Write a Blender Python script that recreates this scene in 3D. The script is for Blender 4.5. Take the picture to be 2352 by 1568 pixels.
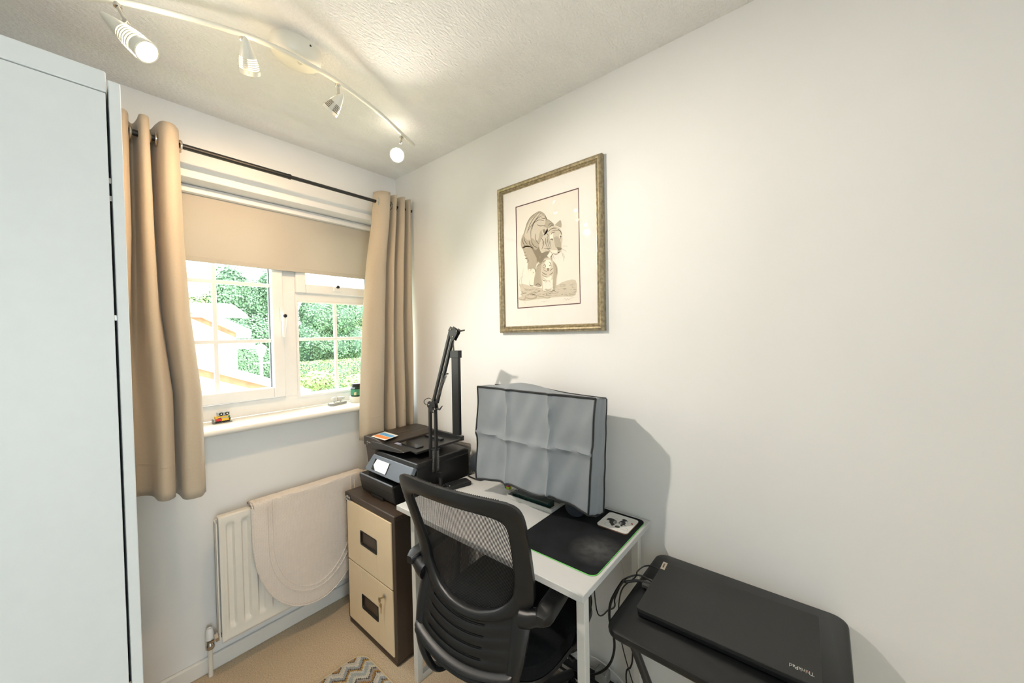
import bpy, bmesh, math, random
import numpy as np
from mathutils import Vector, Matrix, Euler
random.seed(7)
S = bpy.context.scene
for o in list(bpy.data.objects): bpy.data.objects.remove(o)
COL = S.collection
# ---------------------------------------------------------------- camera
FPX, YAW, PIT, ROL = 851.6, .8747, -.0188, -.02
CAM = np.array((0., 0., 1.40))
cyw, syw = math.cos(YAW), math.sin(YAW)
fw = np.array([syw*math.cos(PIT), cyw*math.cos(PIT), math.sin(PIT)])
rt = np.array([cyw, -syw, 0.]); up = np.cross(rt, fw)
r2 = math.cos(ROL)*rt + math.sin(ROL)*up
u2 = -math.sin(ROL)*rt + math.cos(ROL)*up
RW = np.array([r2, -u2, fw])
cd = bpy.data.cameras.new('camera'); co = bpy.data.objects.new('camera', cd); COL.objects.link(co)
m = Matrix(((r2[0], u2[0], -fw[0], 0.), (r2[1], u2[1], -fw[1], 0.), (r2[2], u2[2], -fw[2], 1.40), (0, 0, 0, 1)))
co.matrix_world = m
cd.sensor_width = 36; cd.lens = FPX/2352*36; cd.clip_start = .02; cd.clip_end = 300
S.camera = co
def at(x, y, ax, val):
    """the point of the plane axis=val that was measured at photograph pixel x, y"""
    v = RW.T @ np.array([(x-1176)/FPX, (y-784)/FPX, 1.]); t = (val-CAM[ax])/v[ax]
    return Vector(CAM+t*v)
# ---------------------------------------------------------------- world, exposure, big lights
S.view_settings.view_transform = 'Standard'; S.view_settings.look = 'None'
S.view_settings.gamma = 1; S.view_settings.use_curve_mapping = False
S.view_settings.exposure = 0.46
W = bpy.data.worlds.new('world'); S.world = W; W.use_nodes = True
bgn = W.node_tree.nodes['Background']; bgn.inputs[0].default_value = (.90, .96, 1, 1); bgn.inputs[1].default_value = 7
def light(name, kind, loc, rot, power, col, parent=None, **kw):
    d = bpy.data.lights.new(name, kind); d.energy = power; d.color = col
    for k, v in kw.items(): setattr(d, k, v)
    o = bpy.data.objects.new(name, d); COL.objects.link(o); o.location = loc; o.rotation_euler = rot
    if parent: o.parent = parent
    return o
light('sun', 'SUN', (0, 0, 30), (math.radians(48), 0, math.radians(28)), 5.0, (1, .95, .86), angle=.01)
# cool fill lamp added out of view behind the camera, shining through the doorway
light('rear_fill_light', 'AREA', (-.38, -2.25, 1.35), (math.radians(90), 0, 0), 28, (.82, .94, 1), shape='RECTANGLE', size=.75, size_y=2.0)
# the portal only guides the sky light through the window opening
for nm, lc, rt_x, sx, sy in (('window_portal', (.69, 2.22, 1.55), -90, 1.17, 1.05),):
    pt = light(nm, 'AREA', lc, (math.radians(rt_x), 0, 0), 1, (1, 1, 1), shape='RECTANGLE', size=sx, size_y=sy); pt.data.cycles.is_portal = True
WARM = (1, .78, .57)
# ---------------------------------------------------------------- helpers
def link(o, parent=None):
    COL.objects.link(o)
    if parent: o.parent = parent
    return o
def empty(name, loc, label=None, cat=None, group=None, kind=None, rz=0):
    o = bpy.data.objects.new(name, None); COL.objects.link(o); o.location = loc; o.rotation_euler = (0, 0, rz); o.empty_display_size = .05
    if label: o['label'] = label
    if cat: o['category'] = cat
    if group: o['group'] = group
    if kind: o['kind'] = kind
    return o
def tag(o, label=None, cat=None, group=None, kind=None):
    if label: o['label'] = label
    if cat: o['category'] = cat
    if group: o['group'] = group
    if kind: o['kind'] = kind
    return o
def wloc(p):
    v = Vector((0, 0, 0))
    while p: v = v+p.location; p = p.parent
    return v
def obj(name, bm, mat, parent=None, smooth=False, local=False, bevel=0, bseg=2, recalc=True, origin=None):
    me = bpy.data.meshes.new(name)
    if recalc: bmesh.ops.recalc_face_normals(bm, faces=bm.faces[:])
    off = Vector((0, 0, 0))
    if parent is not None and not local: off = wloc(parent)
    if parent is None:
        if origin is None:
            xs = [v.co for v in bm.verts]
            origin = Vector(((min(c.x for c in xs)+max(c.x for c in xs))/2, (min(c.y for c in xs)+max(c.y for c in xs))/2, min(c.z for c in xs)))
        off = Vector(origin)
    bmesh.ops.translate(bm, verts=bm.verts[:], vec=-off)
    if smooth:
        for f in bm.faces: f.smooth = True
        for e in bm.edges:
            if len(e.link_faces) == 2 and e.calc_face_angle(0) > math.radians(38): e.smooth = False
    bm.to_mesh(me); bm.free()
    for mm in (mat if isinstance(mat, (list, tuple)) else [mat]): me.materials.append(mm)
    o = bpy.data.objects.new(name, me); link(o, parent)
    if parent is None: o.location = off
    if bevel:
        b = o.modifiers.new('bevel', 'BEVEL'); b.width = bevel; b.segments = bseg; b.limit_method = 'ANGLE'; b.angle_limit = math.radians(40)
    return o
def B(): return bmesh.new()
def box(bm, x0, x1, y0, y1, z0, z1, mi=0, mat4=None):
    vs = [bm.verts.new((x, y, z)) for z in (z0, z1) for y in (y0, y1) for x in (x0, x1)]
    if mat4:
        for v in vs: v.co = mat4 @ v.co
    for q in ((0, 2, 3, 1), (4, 5, 7, 6), (0, 1, 5, 4), (2, 6, 7, 3), (0, 4, 6, 2), (1, 3, 7, 5)):
        f = bm.faces.new([vs[i] for i in q]); f.material_index = mi
    return bm
def prism(bm, pts, vec, mi=0):
    """closed polygon pts (3D) extruded by vec"""
    vec = Vector(vec); a = [bm.verts.new(p) for p in pts]; b = [bm.verts.new(Vector(p)+vec) for p in pts]
    n = len(a)
    for f in (bm.faces.new(a[::-1]), bm.faces.new(b)): f.material_index = mi
    for i in range(n):
        f = bm.faces.new((a[i], a[(i+1) % n], b[(i+1) % n], b[i])); f.material_index = mi
    return bm
def frames(pts, closed=False):
    pts = [Vector(p) for p in pts]; n = len(pts); T = []
    for i in range(n):
        if closed: d = pts[(i+1) % n]-pts[i-1]
        else: d = pts[min(i+1, n-1)]-pts[max(i-1, 0)]
        T.append(d.normalized() if d.length > 1e-9 else Vector((0, 0, 1)))
    r = Vector((0, 0, 1)) if abs(T[0].z) < .9 else Vector((1, 0, 0))
    N = []
    for t in T:
        nrm = r-t*r.dot(t)
        nrm = nrm.normalized() if nrm.length > 1e-6 else t.orthogonal().normalized()
        N.append(nrm); r = nrm
    return pts, T, N
def tube(bm, pts, rad, seg=8, closed=False, caps=True, sq=False, mi=0):
    pts, T, N = frames(pts, closed); rings = []
    for i, p in enumerate(pts):
        b = T[i].cross(N[i]); r = rad[i] if isinstance(rad, (list, tuple)) else rad
        ring = []
        for k in range(4 if sq else seg):
            a = 2*math.pi*(k+(.5 if sq else 0))/(4 if sq else seg); rr = r*(1.414 if sq else 1)
            ring.append(bm.verts.new(p+N[i]*math.cos(a)*rr+b*math.sin(a)*rr))
        rings.append(ring)
    n = len(rings); s = len(rings[0])
    for i in range(n if closed else n-1):
        A, Bq = rings[i], rings[(i+1) % n]
        for k in range(s):
            f = bm.faces.new((A[k], A[(k+1) % s], Bq[(k+1) % s], Bq[k])); f.material_index = mi
    if caps and not closed:
        for rg in (rings[0][::-1], rings[-1]):
            f = bm.faces.new(rg); f.material_index = mi
    return bm
def lathe(bm, prof, center=(0, 0, 0), axis=(0, 0, 1), seg=24, mi=0, cap=True):
    """prof: list of (radius, height) along axis"""
    axis = Vector(axis).normalized(); q = Vector((0, 0, 1)).rotation_difference(axis); c = Vector(center); rings = []
    for r, h in prof:
        rings.append([bm.verts.new(c+q @ Vector((r*math.cos(2*math.pi*k/seg), r*math.sin(2*math.pi*k/seg), h))) for k in range(seg)])
    for i in range(len(rings)-1):
        for k in range(seg):
            f = bm.faces.new((rings[i][k], rings[i][(k+1) % seg], rings[i+1][(k+1) % seg], rings[i+1][k])); f.material_index = mi
    if cap:
        for rg in (rings[0][::-1], rings[-1]):
            f = bm.faces.new(rg); f.material_index = mi
    return bm
def rrect(x0, x1, y0, y1, r, n=5):
    out = []
    for cx, cy, a0 in ((x1-r, y1-r, 0), (x0+r, y1-r, 90), (x0+r, y0+r, 180), (x1-r, y0+r, 270)):
        for k in range(n+1):
            a = math.radians(a0+90*k/n); out.append((cx+r*math.cos(a), cy+r*math.sin(a)))
    return out
def rbox(bm, x0, x1, y0, y1, z0, z1, r, n=5, mi=0):
    return prism(bm, [(a, b, z0) for a, b in rrect(x0, x1, y0, y1, r, n)], (0, 0, z1-z0), mi)
def grid(bm, rows, mi=0, closed_u=False):
    R = [[bm.verts.new(p) for p in row] for row in rows]
    for i in range(len(R)-1):
        n = len(R[i])
        for k in range(n if closed_u else n-1):
            f = bm.faces.new((R[i][k], R[i][(k+1) % n], R[i+1][(k+1) % n], R[i+1][k])); f.material_index = mi
    return R
def crom(pts, n=6):
    """Catmull-Rom through points"""
    P = [Vector(p) for p in pts]; out = []
    for i in range(len(P)-1):
        a = P[max(i-1, 0)]; b = P[i]; c = P[i+1]; d = P[min(i+2, len(P)-1)]
        for k in range(n):
            t = k/n; out.append(.5*((2*b)+(c-a)*t+(2*a-5*b+4*c-d)*t*t+(3*b-a-3*c+d)*t**3))
    out.append(P[-1]); return out
def lerp(a, b, t): return a+(b-a)*t
def interp(x, xs, ys): return float(np.interp(x, xs, ys))
def ring_box(bm, x0, x1, z0, z1, wx0, wx1, wz0, wz1, y0, y1):
    """rectangular picture-frame ring in the xz plane"""
    box(bm, x0, x0+wx0, y0, y1, z0, z1); box(bm, x1-wx1, x1, y0, y1, z0, z1)
    box(bm, x0+wx0, x1-wx1, y0, y1, z0, z0+wz0); box(bm, x0+wx0, x1-wx1, y0, y1, z1-wz1, z1)
def solid(o, t, off=-1):
    s = o.modifiers.new('solid', 'SOLIDIFY'); s.thickness = t; s.offset = off; return o
def text(name, body, size, mtx, mat, parent, ext=.0003, sx=1, align='CENTER'):
    c = bpy.data.curves.new(name, 'FONT'); c.body = body; c.size = size; c.extrude = ext; c.align_x = align; c.align_y = 'CENTER'
    t = bpy.data.objects.new(name, c); COL.objects.link(t)
    dg = bpy.context.evaluated_depsgraph_get(); me = bpy.data.meshes.new_from_object(t.evaluated_get(dg))
    bpy.data.objects.remove(t); bpy.data.curves.remove(c)
    off = wloc(parent)
    M = Matrix.Translation(-off) @ mtx @ Matrix.Diagonal((sx, 1, 1, 1))
    me.transform(M); me.materials.clear(); me.materials.append(mat)
    o = bpy.data.objects.new(name, me); return link(o, parent)
def basis(o, xa, ya):
    xa = Vector(xa).normalized(); ya = Vector(ya); ya = (ya-xa*ya.dot(xa)).normalized(); za = xa.cross(ya)
    return Matrix(((xa.x, ya.x, za.x, o[0]), (xa.y, ya.y, za.y, o[1]), (xa.z, ya.z, za.z, o[2]), (0, 0, 0, 1)))
# ---------------------------------------------------------------- materials
def M(name, col, rough=.5, metal=0., var=0., vscale=30., bump=0., bscale=200., bdist=.001, spec=.5, coat=0., sheen=0., emit=None, estr=0., stretch=None, alpha=None, bdetail=4.):
    mt = bpy.data.materials.new(name); mt.use_nodes = True; nt = mt.node_tree; N = nt.nodes; b = N['Principled BSDF']
    b.inputs['Roughness'].default_value = rough; b.inputs['Metallic'].default_value = metal
    b.inputs['Specular IOR Level'].default_value = spec; b.inputs['Coat Weight'].default_value = coat; b.inputs['Sheen Weight'].default_value = sheen
    c4 = (*col, 1)
    tc = N.new('ShaderNodeTexCoord'); mp = N.new('ShaderNodeMapping'); nt.links.new(tc.outputs['Object'], mp.inputs[0])
    if stretch: mp.inputs['Scale'].default_value = stretch
    nz = N.new('ShaderNodeTexNoise'); nz.inputs['Scale'].default_value = vscale; nz.inputs['Detail'].default_value = 4; nt.links.new(mp.outputs[0], nz.inputs[0])
    cr = N.new('ShaderNodeValToRGB'); nt.links.new(nz.outputs[0], cr.inputs[0])
    cr.color_ramp.elements[0].position = .3; cr.color_ramp.elements[1].position = .7
    cr.color_ramp.elements[0].color = (*[max(0, c*(1-max(var, .01))) for c in col], 1); cr.color_ramp.elements[1].color = (*[min(1, c*(1+max(var, .01))) for c in col], 1)
    nt.links.new(cr.outputs[0], b.inputs['Base Color'])
    if bump:
        n2 = N.new('ShaderNodeTexNoise'); n2.inputs['Scale'].default_value = bscale; n2.inputs['Detail'].default_value = bdetail; nt.links.new(mp.outputs[0], n2.inputs[0])
        bp = N.new('ShaderNodeBump'); bp.inputs['Strength'].default_value = bump; bp.inputs['Distance'].default_value = bdist
        nt.links.new(n2.outputs[0], bp.inputs['Height']); nt.links.new(bp.outputs[0], b.inputs['Normal'])
    if emit: b.inputs['Emission Color'].default_value = (*emit, 1); b.inputs['Emission Strength'].default_value = estr
    return mt
def nodes(mt): return mt.node_tree.nodes, mt.node_tree.links, mt.node_tree.nodes['Principled BSDF']
wallm = M('wall_paint', (.865, .865, .85), .75, var=.012, vscale=3, bump=.12, bscale=260, bdist=.0006)
ceilm = M('ceiling_artex', (.89, .885, .865), .85, var=.02, vscale=9, bump=.8, bscale=80, bdist=.007, stretch=(1, 1.7, 1), bdetail=6)
pvc = M('white_upvc', (.88, .88, .87), .28)
gloss = M('white_gloss_paint', (.84, .83, .79), .3, var=.02, vscale=5)
sillm = M('cream_sill_paint', (.86, .84, .78), .3, var=.015, vscale=6)
carpet = M('beige_loop_carpet', (.70, .56, .385), .95, var=.26, vscale=190, bump=.9, bscale=230, bdist=.006, sheen=.15, stretch=(1, 1.6, 1), spec=.1)
wardm = M('white_wardrobe_laminate', (.84, .87, .86), .42)
blackm = M('black_plastic', (.0055, .006, .0065), .32, bump=.08, bscale=900, bdist=.0004)
blackr = M('black_textured_plastic', (.0065, .007, .008), .32, spec=.5, bump=.25, bscale=1100, bdist=.0006)
blackmetal = M('black_painted_metal', (.012, .012, .012), .38)
chrome = M('chrome', (.62, .6, .57), .18, metal=1)
brass = M('key_brass', (.55, .46, .3), .3, metal=1)
curtm = M('beige_curtain_cloth', (.55, .465, .35), .9, var=.04, vscale=350, bump=.25, bscale=700, bdist=.0006, sheen=.2, spec=.15)
blindm = M('cream_blind_cloth', (.53, .495, .425), .85, var=.025, vscale=220, bump=.15, bscale=500, bdist=.0004, spec=.15, stretch=(1, 1, 4))
nt = blindm.node_tree; tl = nt.nodes.new('ShaderNodeBsdfTranslucent'); tl.inputs[0].default_value = (.9, .80, .62, 1); mxb = nt.nodes.new('ShaderNodeMixShader'); mxb.inputs[0].default_value = .015
nt.links.new(nt.nodes['Principled BSDF'].outputs[0], mxb.inputs[1]); nt.links.new(tl.outputs[0], mxb.inputs[2]); nt.links.new(mxb.outputs[0], nt.nodes['Material Output'].inputs[0])
radm = M('radiator_enamel', (.86, .82, .74), .35)
towelm = M('cream_cotton', (.86, .78, .70), .95, sheen=.2, spec=.1)
deskm = M('white_desk_laminate', (.58, .58, .565), .45)
deskleg = M('white_desk_metal', (.70, .69, .65), .4)
brown = M('coffee_brown_steel', (.055, .036, .024), .38, bump=.1, bscale=700, bdist=.0004)
cream = M('cream_steel', (.86, .70, .47), .4, var=.005, vscale=20, bump=.08, bscale=600, bdist=.0003)
darkrec = M('recess_black', (.012, .010, .009), .5)
whiteink = M('white_print', (.72, .70, .66), .6)
# wall paint bump kept fine; towel weave
N_, L_, b_ = nodes(towelm)
tc = N_.new('ShaderNodeTexCoord'); w1 = N_.new('ShaderNodeTexWave'); w1.bands_direction = 'Z'; w1.inputs['Scale'].default_value = 58; w1.inputs['Distortion'].default_value = .6
w2 = N_.new('ShaderNodeTexWave'); w2.bands_direction = 'X'; w2.inputs['Scale'].default_value = 50; w2.inputs['Distortion'].default_value = 1.5
ad = N_.new('ShaderNodeMath'); ad.operation = 'MULTIPLY'; bp = N_.new('ShaderNodeBump'); bp.inputs['Strength'].default_value = .6; bp.inputs['Distance'].default_value = .0022
L_.new(tc.outputs['Object'], w1.inputs[0]); L_.new(tc.outputs['Object'], w2.inputs[0]); L_.new(w1.outputs['Fac'], ad.inputs[0])
ad2 = N_.new('ShaderNodeMath'); ad2.operation = 'MULTIPLY_ADD'; ad2.inputs[1].default_value = .6; ad2.inputs[2].default_value = .5
L_.new(w2.outputs['Fac'], ad2.inputs[0]); L_.new(ad2.outputs[0], ad.inputs[1]); L_.new(ad.outputs[0], bp.inputs['Height']); L_.new(bp.outputs[0], b_.inputs['Normal'])
def schlick(nt, f0):
    a = nt.nodes.new('ShaderNodeLayerWeight'); a.inputs[0].default_value = .5
    p = nt.nodes.new('ShaderNodeMath'); p.operation = 'POWER'; p.inputs[1].default_value = 5; nt.links.new(a.outputs['Facing'], p.inputs[0])
    q = nt.nodes.new('ShaderNodeMath'); q.operation = 'MULTIPLY_ADD'; q.inputs[1].default_value = .5; q.inputs[2].default_value = f0; nt.links.new(p.outputs[0], q.inputs[0]); return q
glassm = bpy.data.materials.new('window_glass'); glassm.use_nodes = True
nt = glassm.node_tree; nt.nodes.clear(); o_ = nt.nodes.new('ShaderNodeOutputMaterial'); mx = nt.nodes.new('ShaderNodeMixShader'); tr = nt.nodes.new('ShaderNodeBsdfTransparent'); gl = nt.nodes.new('ShaderNodeBsdfGlossy'); gl.inputs['Roughness'].default_value = .02
lw = schlick(nt, .03)
tr.inputs[0].default_value = (.97, .985, .98, 1); nt.links.new(lw.outputs[0], mx.inputs[0]); nt.links.new(tr.outputs[0], mx.inputs[1]); nt.links.new(gl.outputs[0], mx.inputs[2]); nt.links.new(mx.outputs[0], o_.inputs[0])
# ---------------------------------------------------------------- room shell
RX, LX, BY, FY, CZ = 1.31, -.72, 2.0, -1.3, 2.36
OX0, OX1, OZ0, OZ1 = .10, 1.275, 1.0, 2.075
bm = B(); box(bm, LX-.1, RX+.1, FY-.1, BY+.1, -.1, 0); tag(obj('floor', bm, carpet), 'beige loop-pile carpet', kind='structure')
bm = B(); box(bm, LX-.1, RX+.1, FY-.1, BY+.3, CZ, CZ+.1); tag(obj('ceiling', bm, ceilm), 'textured off-white ceiling', kind='structure')
bm = B(); box(bm, RX, RX+.1, FY-.1, BY+.3, 0, CZ); tag(obj('wall_right', bm, wallm), 'plain off-white wall', kind='structure')
bm = B(); box(bm, LX-.1, LX, FY-.1, BY+.3, 0, CZ); tag(obj('wall_left', bm, wallm), kind='structure')
bm = B(); box(bm, LX, OX0, BY, BY+.3, 0, CZ); box(bm, OX1, RX, BY, BY+.3, 0, CZ); box(bm, OX0, OX1, BY, BY+.3, 0, OZ0); box(bm, OX0, OX1, BY, BY+.3, OZ1, CZ)
tag(obj('wall_back', bm, wallm), 'off-white wall with the window', kind='structure')
bm = B(); box(bm, LX, -.68, FY-.1, FY, 0, CZ); box(bm, .08, RX, FY-.1, FY, 0, CZ); box(bm, -.68, .08, FY-.1, FY, 2.12, CZ)
tag(obj('wall_front', bm, wallm), kind='structure')
bm = B(); box(bm, -.715, -.68, FY-.11, FY+.012, 0, 2.16); box(bm, .08, .12, FY-.11, FY+.012, 0, 2.16); box(bm, -.68, .08, FY-.11, FY+.012, 2.12, 2.16)
tag(obj('added_doorway', bm, gloss), kind='structure')  # unseen doorway, added and placed to shape the fill light
bm = B(); box(bm, -.8, 1.0, -2.5, -2.4, -.1, CZ+.1); box(bm, -.9, -.8, -2.5, FY-.1, -.1, CZ+.1); box(bm, 1.0, 1.1, -2.5, FY-.1, -.1, CZ+.1); box(bm, -.8, 1.0, -2.4, FY-.1, CZ, CZ+.1); box(bm, -.8, 1.0, -2.4, FY-.1, -.1, 0)
tag(obj('sky_block_box', bm, wallm), kind='structure')  # closed box added beyond the doorway to keep sky light out
for nm, a in (('baseboard_back', (LX, RX, BY-.015, BY)), ('baseboard_right', (RX-.015, RX, FY, BY-.015))):
    bm = B(); box(bm, *a, 0, .066); tag(obj(nm, bm, gloss, bevel=.006), 'low white skirting board', kind='structure')
bm = B(); box(bm, OX0-.03, OX1+.02, BY-.013, BY, OZ1-.004, 2.101)
tag(obj('trim_1', bm, wallm, bevel=.003), 'shallow painted batten over the window opening', kind='structure')
# ---------------------------------------------------------------- window
win = empty('window_1', (.69, 2.15, 1.03), 'white double glazed window with glazing bars', kind='structure')
bm = B(); ring_box(bm, OX0, OX1, 1.03, OZ1, .06, .05, .072, .06, 2.14, 2.20)
box(bm, .716, .778, 2.14, 2.20, 1.10, 2.02); box(bm, .778, 1.225, 2.14, 2.20, 1.60, 1.652); obj('window_frame', bm, pvc, win, bevel=.004)
bm = B(); ring_box(bm, .155, .713, 1.106, 2.02, .052, .052, .052, .052, 2.118, 2.172); sash = obj('sash', bm, pvc, win, bevel=.006, bseg=3)
bm = B(); box(bm, .207, .661, 2.143, 2.147, 1.157, 1.968); box(bm, .778, 1.225, 2.168, 2.172, 1.10, 1.60); obj('glass', bm, glassm, win)
bm = B(); ring_box(bm, .775, 1.228, 1.645, 2.02, .05, .05, .048, .05, 2.118, 2.172); vent = obj('vent_sash', bm, pvc, win, bevel=.006, bseg=3)
bm = B(); box(bm, .825, 1.178, 2.143, 2.147, 1.69, 1.97); obj('vent_glass', bm, glassm, win)
spacer = M('grey_glazing_spacer', (.16, .19, .24), .4)
bm = B(); box(bm, .655, .661, 2.148, 2.160, 1.157, 1.968); box(bm, 1.172, 1.178, 2.148, 2.160, 1.69, 1.97); obj('glazing_spacer', bm, spacer, win)
bm = B(); box(bm, .427, .445, 2.140, 2.156, 1.157, 1.968); box(bm, .207, .661, 2.139, 2.155, 1.384, 1.402); box(bm, .207, .661, 2.139, 2.155, 1.662, 1.680)
box(bm, .989, 1.006, 2.164, 2.180, 1.10, 1.60); box(bm, .778, 1.225, 2.163, 2.179, 1.388, 1.405); obj('glazing_bars', bm, pvc, win, bevel=.003)
# beads round the fixed pane
bm = B(); ring_box(bm, .776, 1.228, 1.086, 1.606, .012, .012, .012, .012, 2.132, 2.142); obj('glazing_bead', bm, pvc, win, bevel=.003)
# handles
bm = B(); rbox(bm, .694, .716, 2.106, 2.118, 1.49, 1.56, .005); 
tube(bm, [(.705, 2.104, 1.535), (.705, 2.090, 1.52), (.703, 2.086, 1.48), (.701, 2.088, 1.41)], [.012, .012, .010, .006], 10); hd = obj('window_handle', bm, pvc, win, smooth=True)
bm = B(); lathe(bm, [(.0085, 0), (.0085, .006), (.004, .008)], (.706, 2.081, 1.517), (0, -1, 0), 16); obj('lock_button', bm, blackm, hd, smooth=True)
bm = B(); rbox(bm, .967, 1.007, 2.104, 2.118, 1.664, 1.684, .004); vh = obj('vent_handle', bm, pvc, win, bevel=.002)
bm = B(); lathe(bm, [(.0085, 0), (.0085, .012), (.004, .016)], (.987, 2.106, 1.688), (0, -1, 0), 16); obj('lock_button', bm, blackm, vh, smooth=True)
# sill board with a rounded nose
bm = B(); prof = [(2.14, 1.0), (2.14, 1.03), (1.945, 1.03), (1.935, 1.0275), (1.929, 1.022), (1.927, 1.015), (1.929, 1.008), (1.935, 1.0025), (1.945, 1.0)]
prism(bm, [(OX0-.02, y, z) for y, z in prof], (OX1+.015-OX0+.02, 0, 0)); obj('window_sill', bm, sillm, win, smooth=True)
# ---------------------------------------------------------------- roller blind
bl = empty('roller_blind', (.69, 2.10, 2.03), 'cream fabric roller blind half lowered over the window', 'blind')
bm = B(); rows = []
for i in range(13):
    z = 2.045-(2.045-1.752)*i/12
    rows.append([(x, 2.104-.004*math.sin(i/12*math.pi)*math.sin(x*5)+.001*math.sin(x*23+i), z+(.003*math.sin(x*7) if i == 12 else 0)) for x in [OX0+.015+(OX1-OX0-.03)*k/40 for k in range(41)]])
grid(bm, rows); obj('blind_fabric', bm, blindm, bl, smooth=True)
bm = B(); rbox(bm, OX0+.02, OX1-.02, 2.098, 2.110, 1.748, 1.768, .004); obj('hem_bar', bm, blindm, bl, bevel=.002)
bm = B(); prism(bm, [(OX0+.004, y, z) for y, z in ((2.078, 2.040), (2.078, 2.060), (2.088, 2.0735), (2.135, 2.0735), (2.135, 2.040))], (OX1-OX0-.008, 0, 0)); obj('headrail', bm, pvc, bl, bevel=.003)
# ---------------------------------------------------------------- curtain rail and curtains
RZ = 2.131
rail = empty('curtain_rod', (.6, 1.84, RZ), 'thin black extending metal curtain rod above the window', 'curtain rod')
bm = B(); tube(bm, [(-.25, 1.84, RZ), (.66, 1.84, RZ)], .0105, 16); tube(bm, [(.655, 1.84, RZ), (.665, 1.84, RZ)], .0118, 16); obj('outer_tube', bm, blackmetal, rail, smooth=True)
bm = B(); tube(bm, [(.66, 1.84, RZ), (1.307, 1.84, RZ)], .0082, 16); obj('inner_tube', bm, blackmetal, rail, smooth=True)
bm = B()
for x in (-.1, 1.215): tube(bm, [(x, 1.84, RZ-.012), (x, 2.0, RZ-.012)], .005, 8); box(bm, x-.012, x+.012, 1.996, 2.0, RZ-.04, RZ+.02)
obj('bracket', bm, blackmetal, rail)
def curtain(name, top, bot, warp, ztop, zbots, label, eyes):
    root = empty(name, (top[len(top)//2][0], 1.84, .85), label, 'curtain', 'eyelet curtains at the window')
    n = 5; A = crom([(x, y, 0) for x, y in top], n); Bb = crom([(x, y, 0) for x, y in bot], n); rows = []
    NR = 46
    for i in range(NR+1):
        t = i/NR; row = []
        w = interp(t, [p[0] for p in warp], [p[1] for p in warp])
        for k, (a, b) in enumerate(zip(A, Bb)):
            s = k/(len(A)-1); zb = interp(s, [p[0] for p in zbots], [p[1] for p in zbots]); p = a.lerp(b, w)
            z = ztop+(zb-ztop)*t
            row.append((p.x+.003*math.sin(t*7+k*.5)*t, p.y+.004*math.sin(t*9+k*.35)*t, z))
        rows.append(row)
    bm = B(); grid(bm, rows); o = obj('curtain_panel', bm, curtm, root, smooth=True, recalc=False); solid(o, .0022, 0)
    hem = rows[NR-4]
    bm = B(); tube(bm, [(p[0], p[1]-.0015, p[2]) for p in hem[::2]], .0012, 5); obj('hem_seam', bm, curtm, root)
    for x, y, nx in eyes:
        d = Vector((1, nx, 0)).normalized()
        bm = B(); ux = Vector((0, 0, 1)); vy = d.cross(ux).normalized()
        tube(bm, [Vector((x, y, RZ-.004))+ux*math.cos(a)*.021+vy*math.sin(a)*.021 for a in [2*math.pi*k/24 for k in range(24)]], .0035, 8, closed=True)
        obj('eyelet', bm, chrome, root, smooth=True)
    return root
top = [(-.05,1.87),(-.02,1.81),(.02,1.81),(.05,1.875),(.09,1.88),(.112,1.81),(.138,1.80),(.152,1.825),(.157,1.885),(.170,1.90),(.177,1.85),(.180,1.80),(.199,1.80),(.204,1.84),(.207,1.89),(.217,1.905),(.224,1.85),(.236,1.80),(.262,1.795),(.282,1.83),(.287,1.86)]
bot = [(-.06,1.87),(-.03,1.83),(.0,1.80),(.03,1.86),(.05,1.88),(.07,1.82),(.09,1.80),(.108,1.82),(.120,1.875),(.150,1.90),(.178,1.875),(.190,1.815),(.214,1.80),(.235,1.83),(.243,1.87),(.251,1.895),(.257,1.85),(.270,1.80),(.300,1.80),(.320,1.83),(.330,1.86)]
curtain('eyelet_curtain', top, bot, [(0, 0), (.3, .1), (.5, .35), (.72, 1.03), (1, 1)], 2.185, [(0, .86), (.45, .842), (.74, .82), (.76, .816), (1, .808)],
        'beige eyelet curtain gathered at the window beside the wardrobe', [(.287, 1.84, .15), (.223, 1.84, -.1), (.156, 1.84, .1), (.204, 1.84, .1)])
top = [(1.083, 1.865), (1.09, 1.825), (1.115, 1.80), (1.145, 1.80), (1.160, 1.83), (1.167, 1.87), (1.173, 1.83), (1.185, 1.80), (1.197, 1.83), (1.203, 1.88), (1.213, 1.86), (1.223, 1.81), (1.238, 1.80), (1.25, 1.84), (1.256, 1.88), (1.264, 1.84), (1.275, 1.81), (1.288, 1.82), (1.294, 1.85)]
bot = [(.963, 1.86), (.975, 1.82), (1.0, 1.805), (1.04, 1.80), (1.075, 1.81), (1.10, 1.86), (1.108, 1.88), (1.12, 1.83), (1.135, 1.80), (1.15, 1.83), (1.158, 1.88), (1.17, 1.85), (1.19, 1.805), (1.21, 1.81), (1.225, 1.86), (1.235, 1.88), (1.25, 1.83), (1.27, 1.81), (1.292, 1.85)]
curtain('eyelet_curtain', top, bot, [(0, 0), (.12, .12), (.3, .45), (.5, .68), (.8, .88), (1, 1)], 2.185, [(0, .862), (.4, .872), (1, .885)],
        'beige eyelet curtain hanging in the room corner behind the printer', [(1.090, 1.835, -.25), (1.168, 1.84, .2)])
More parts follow.
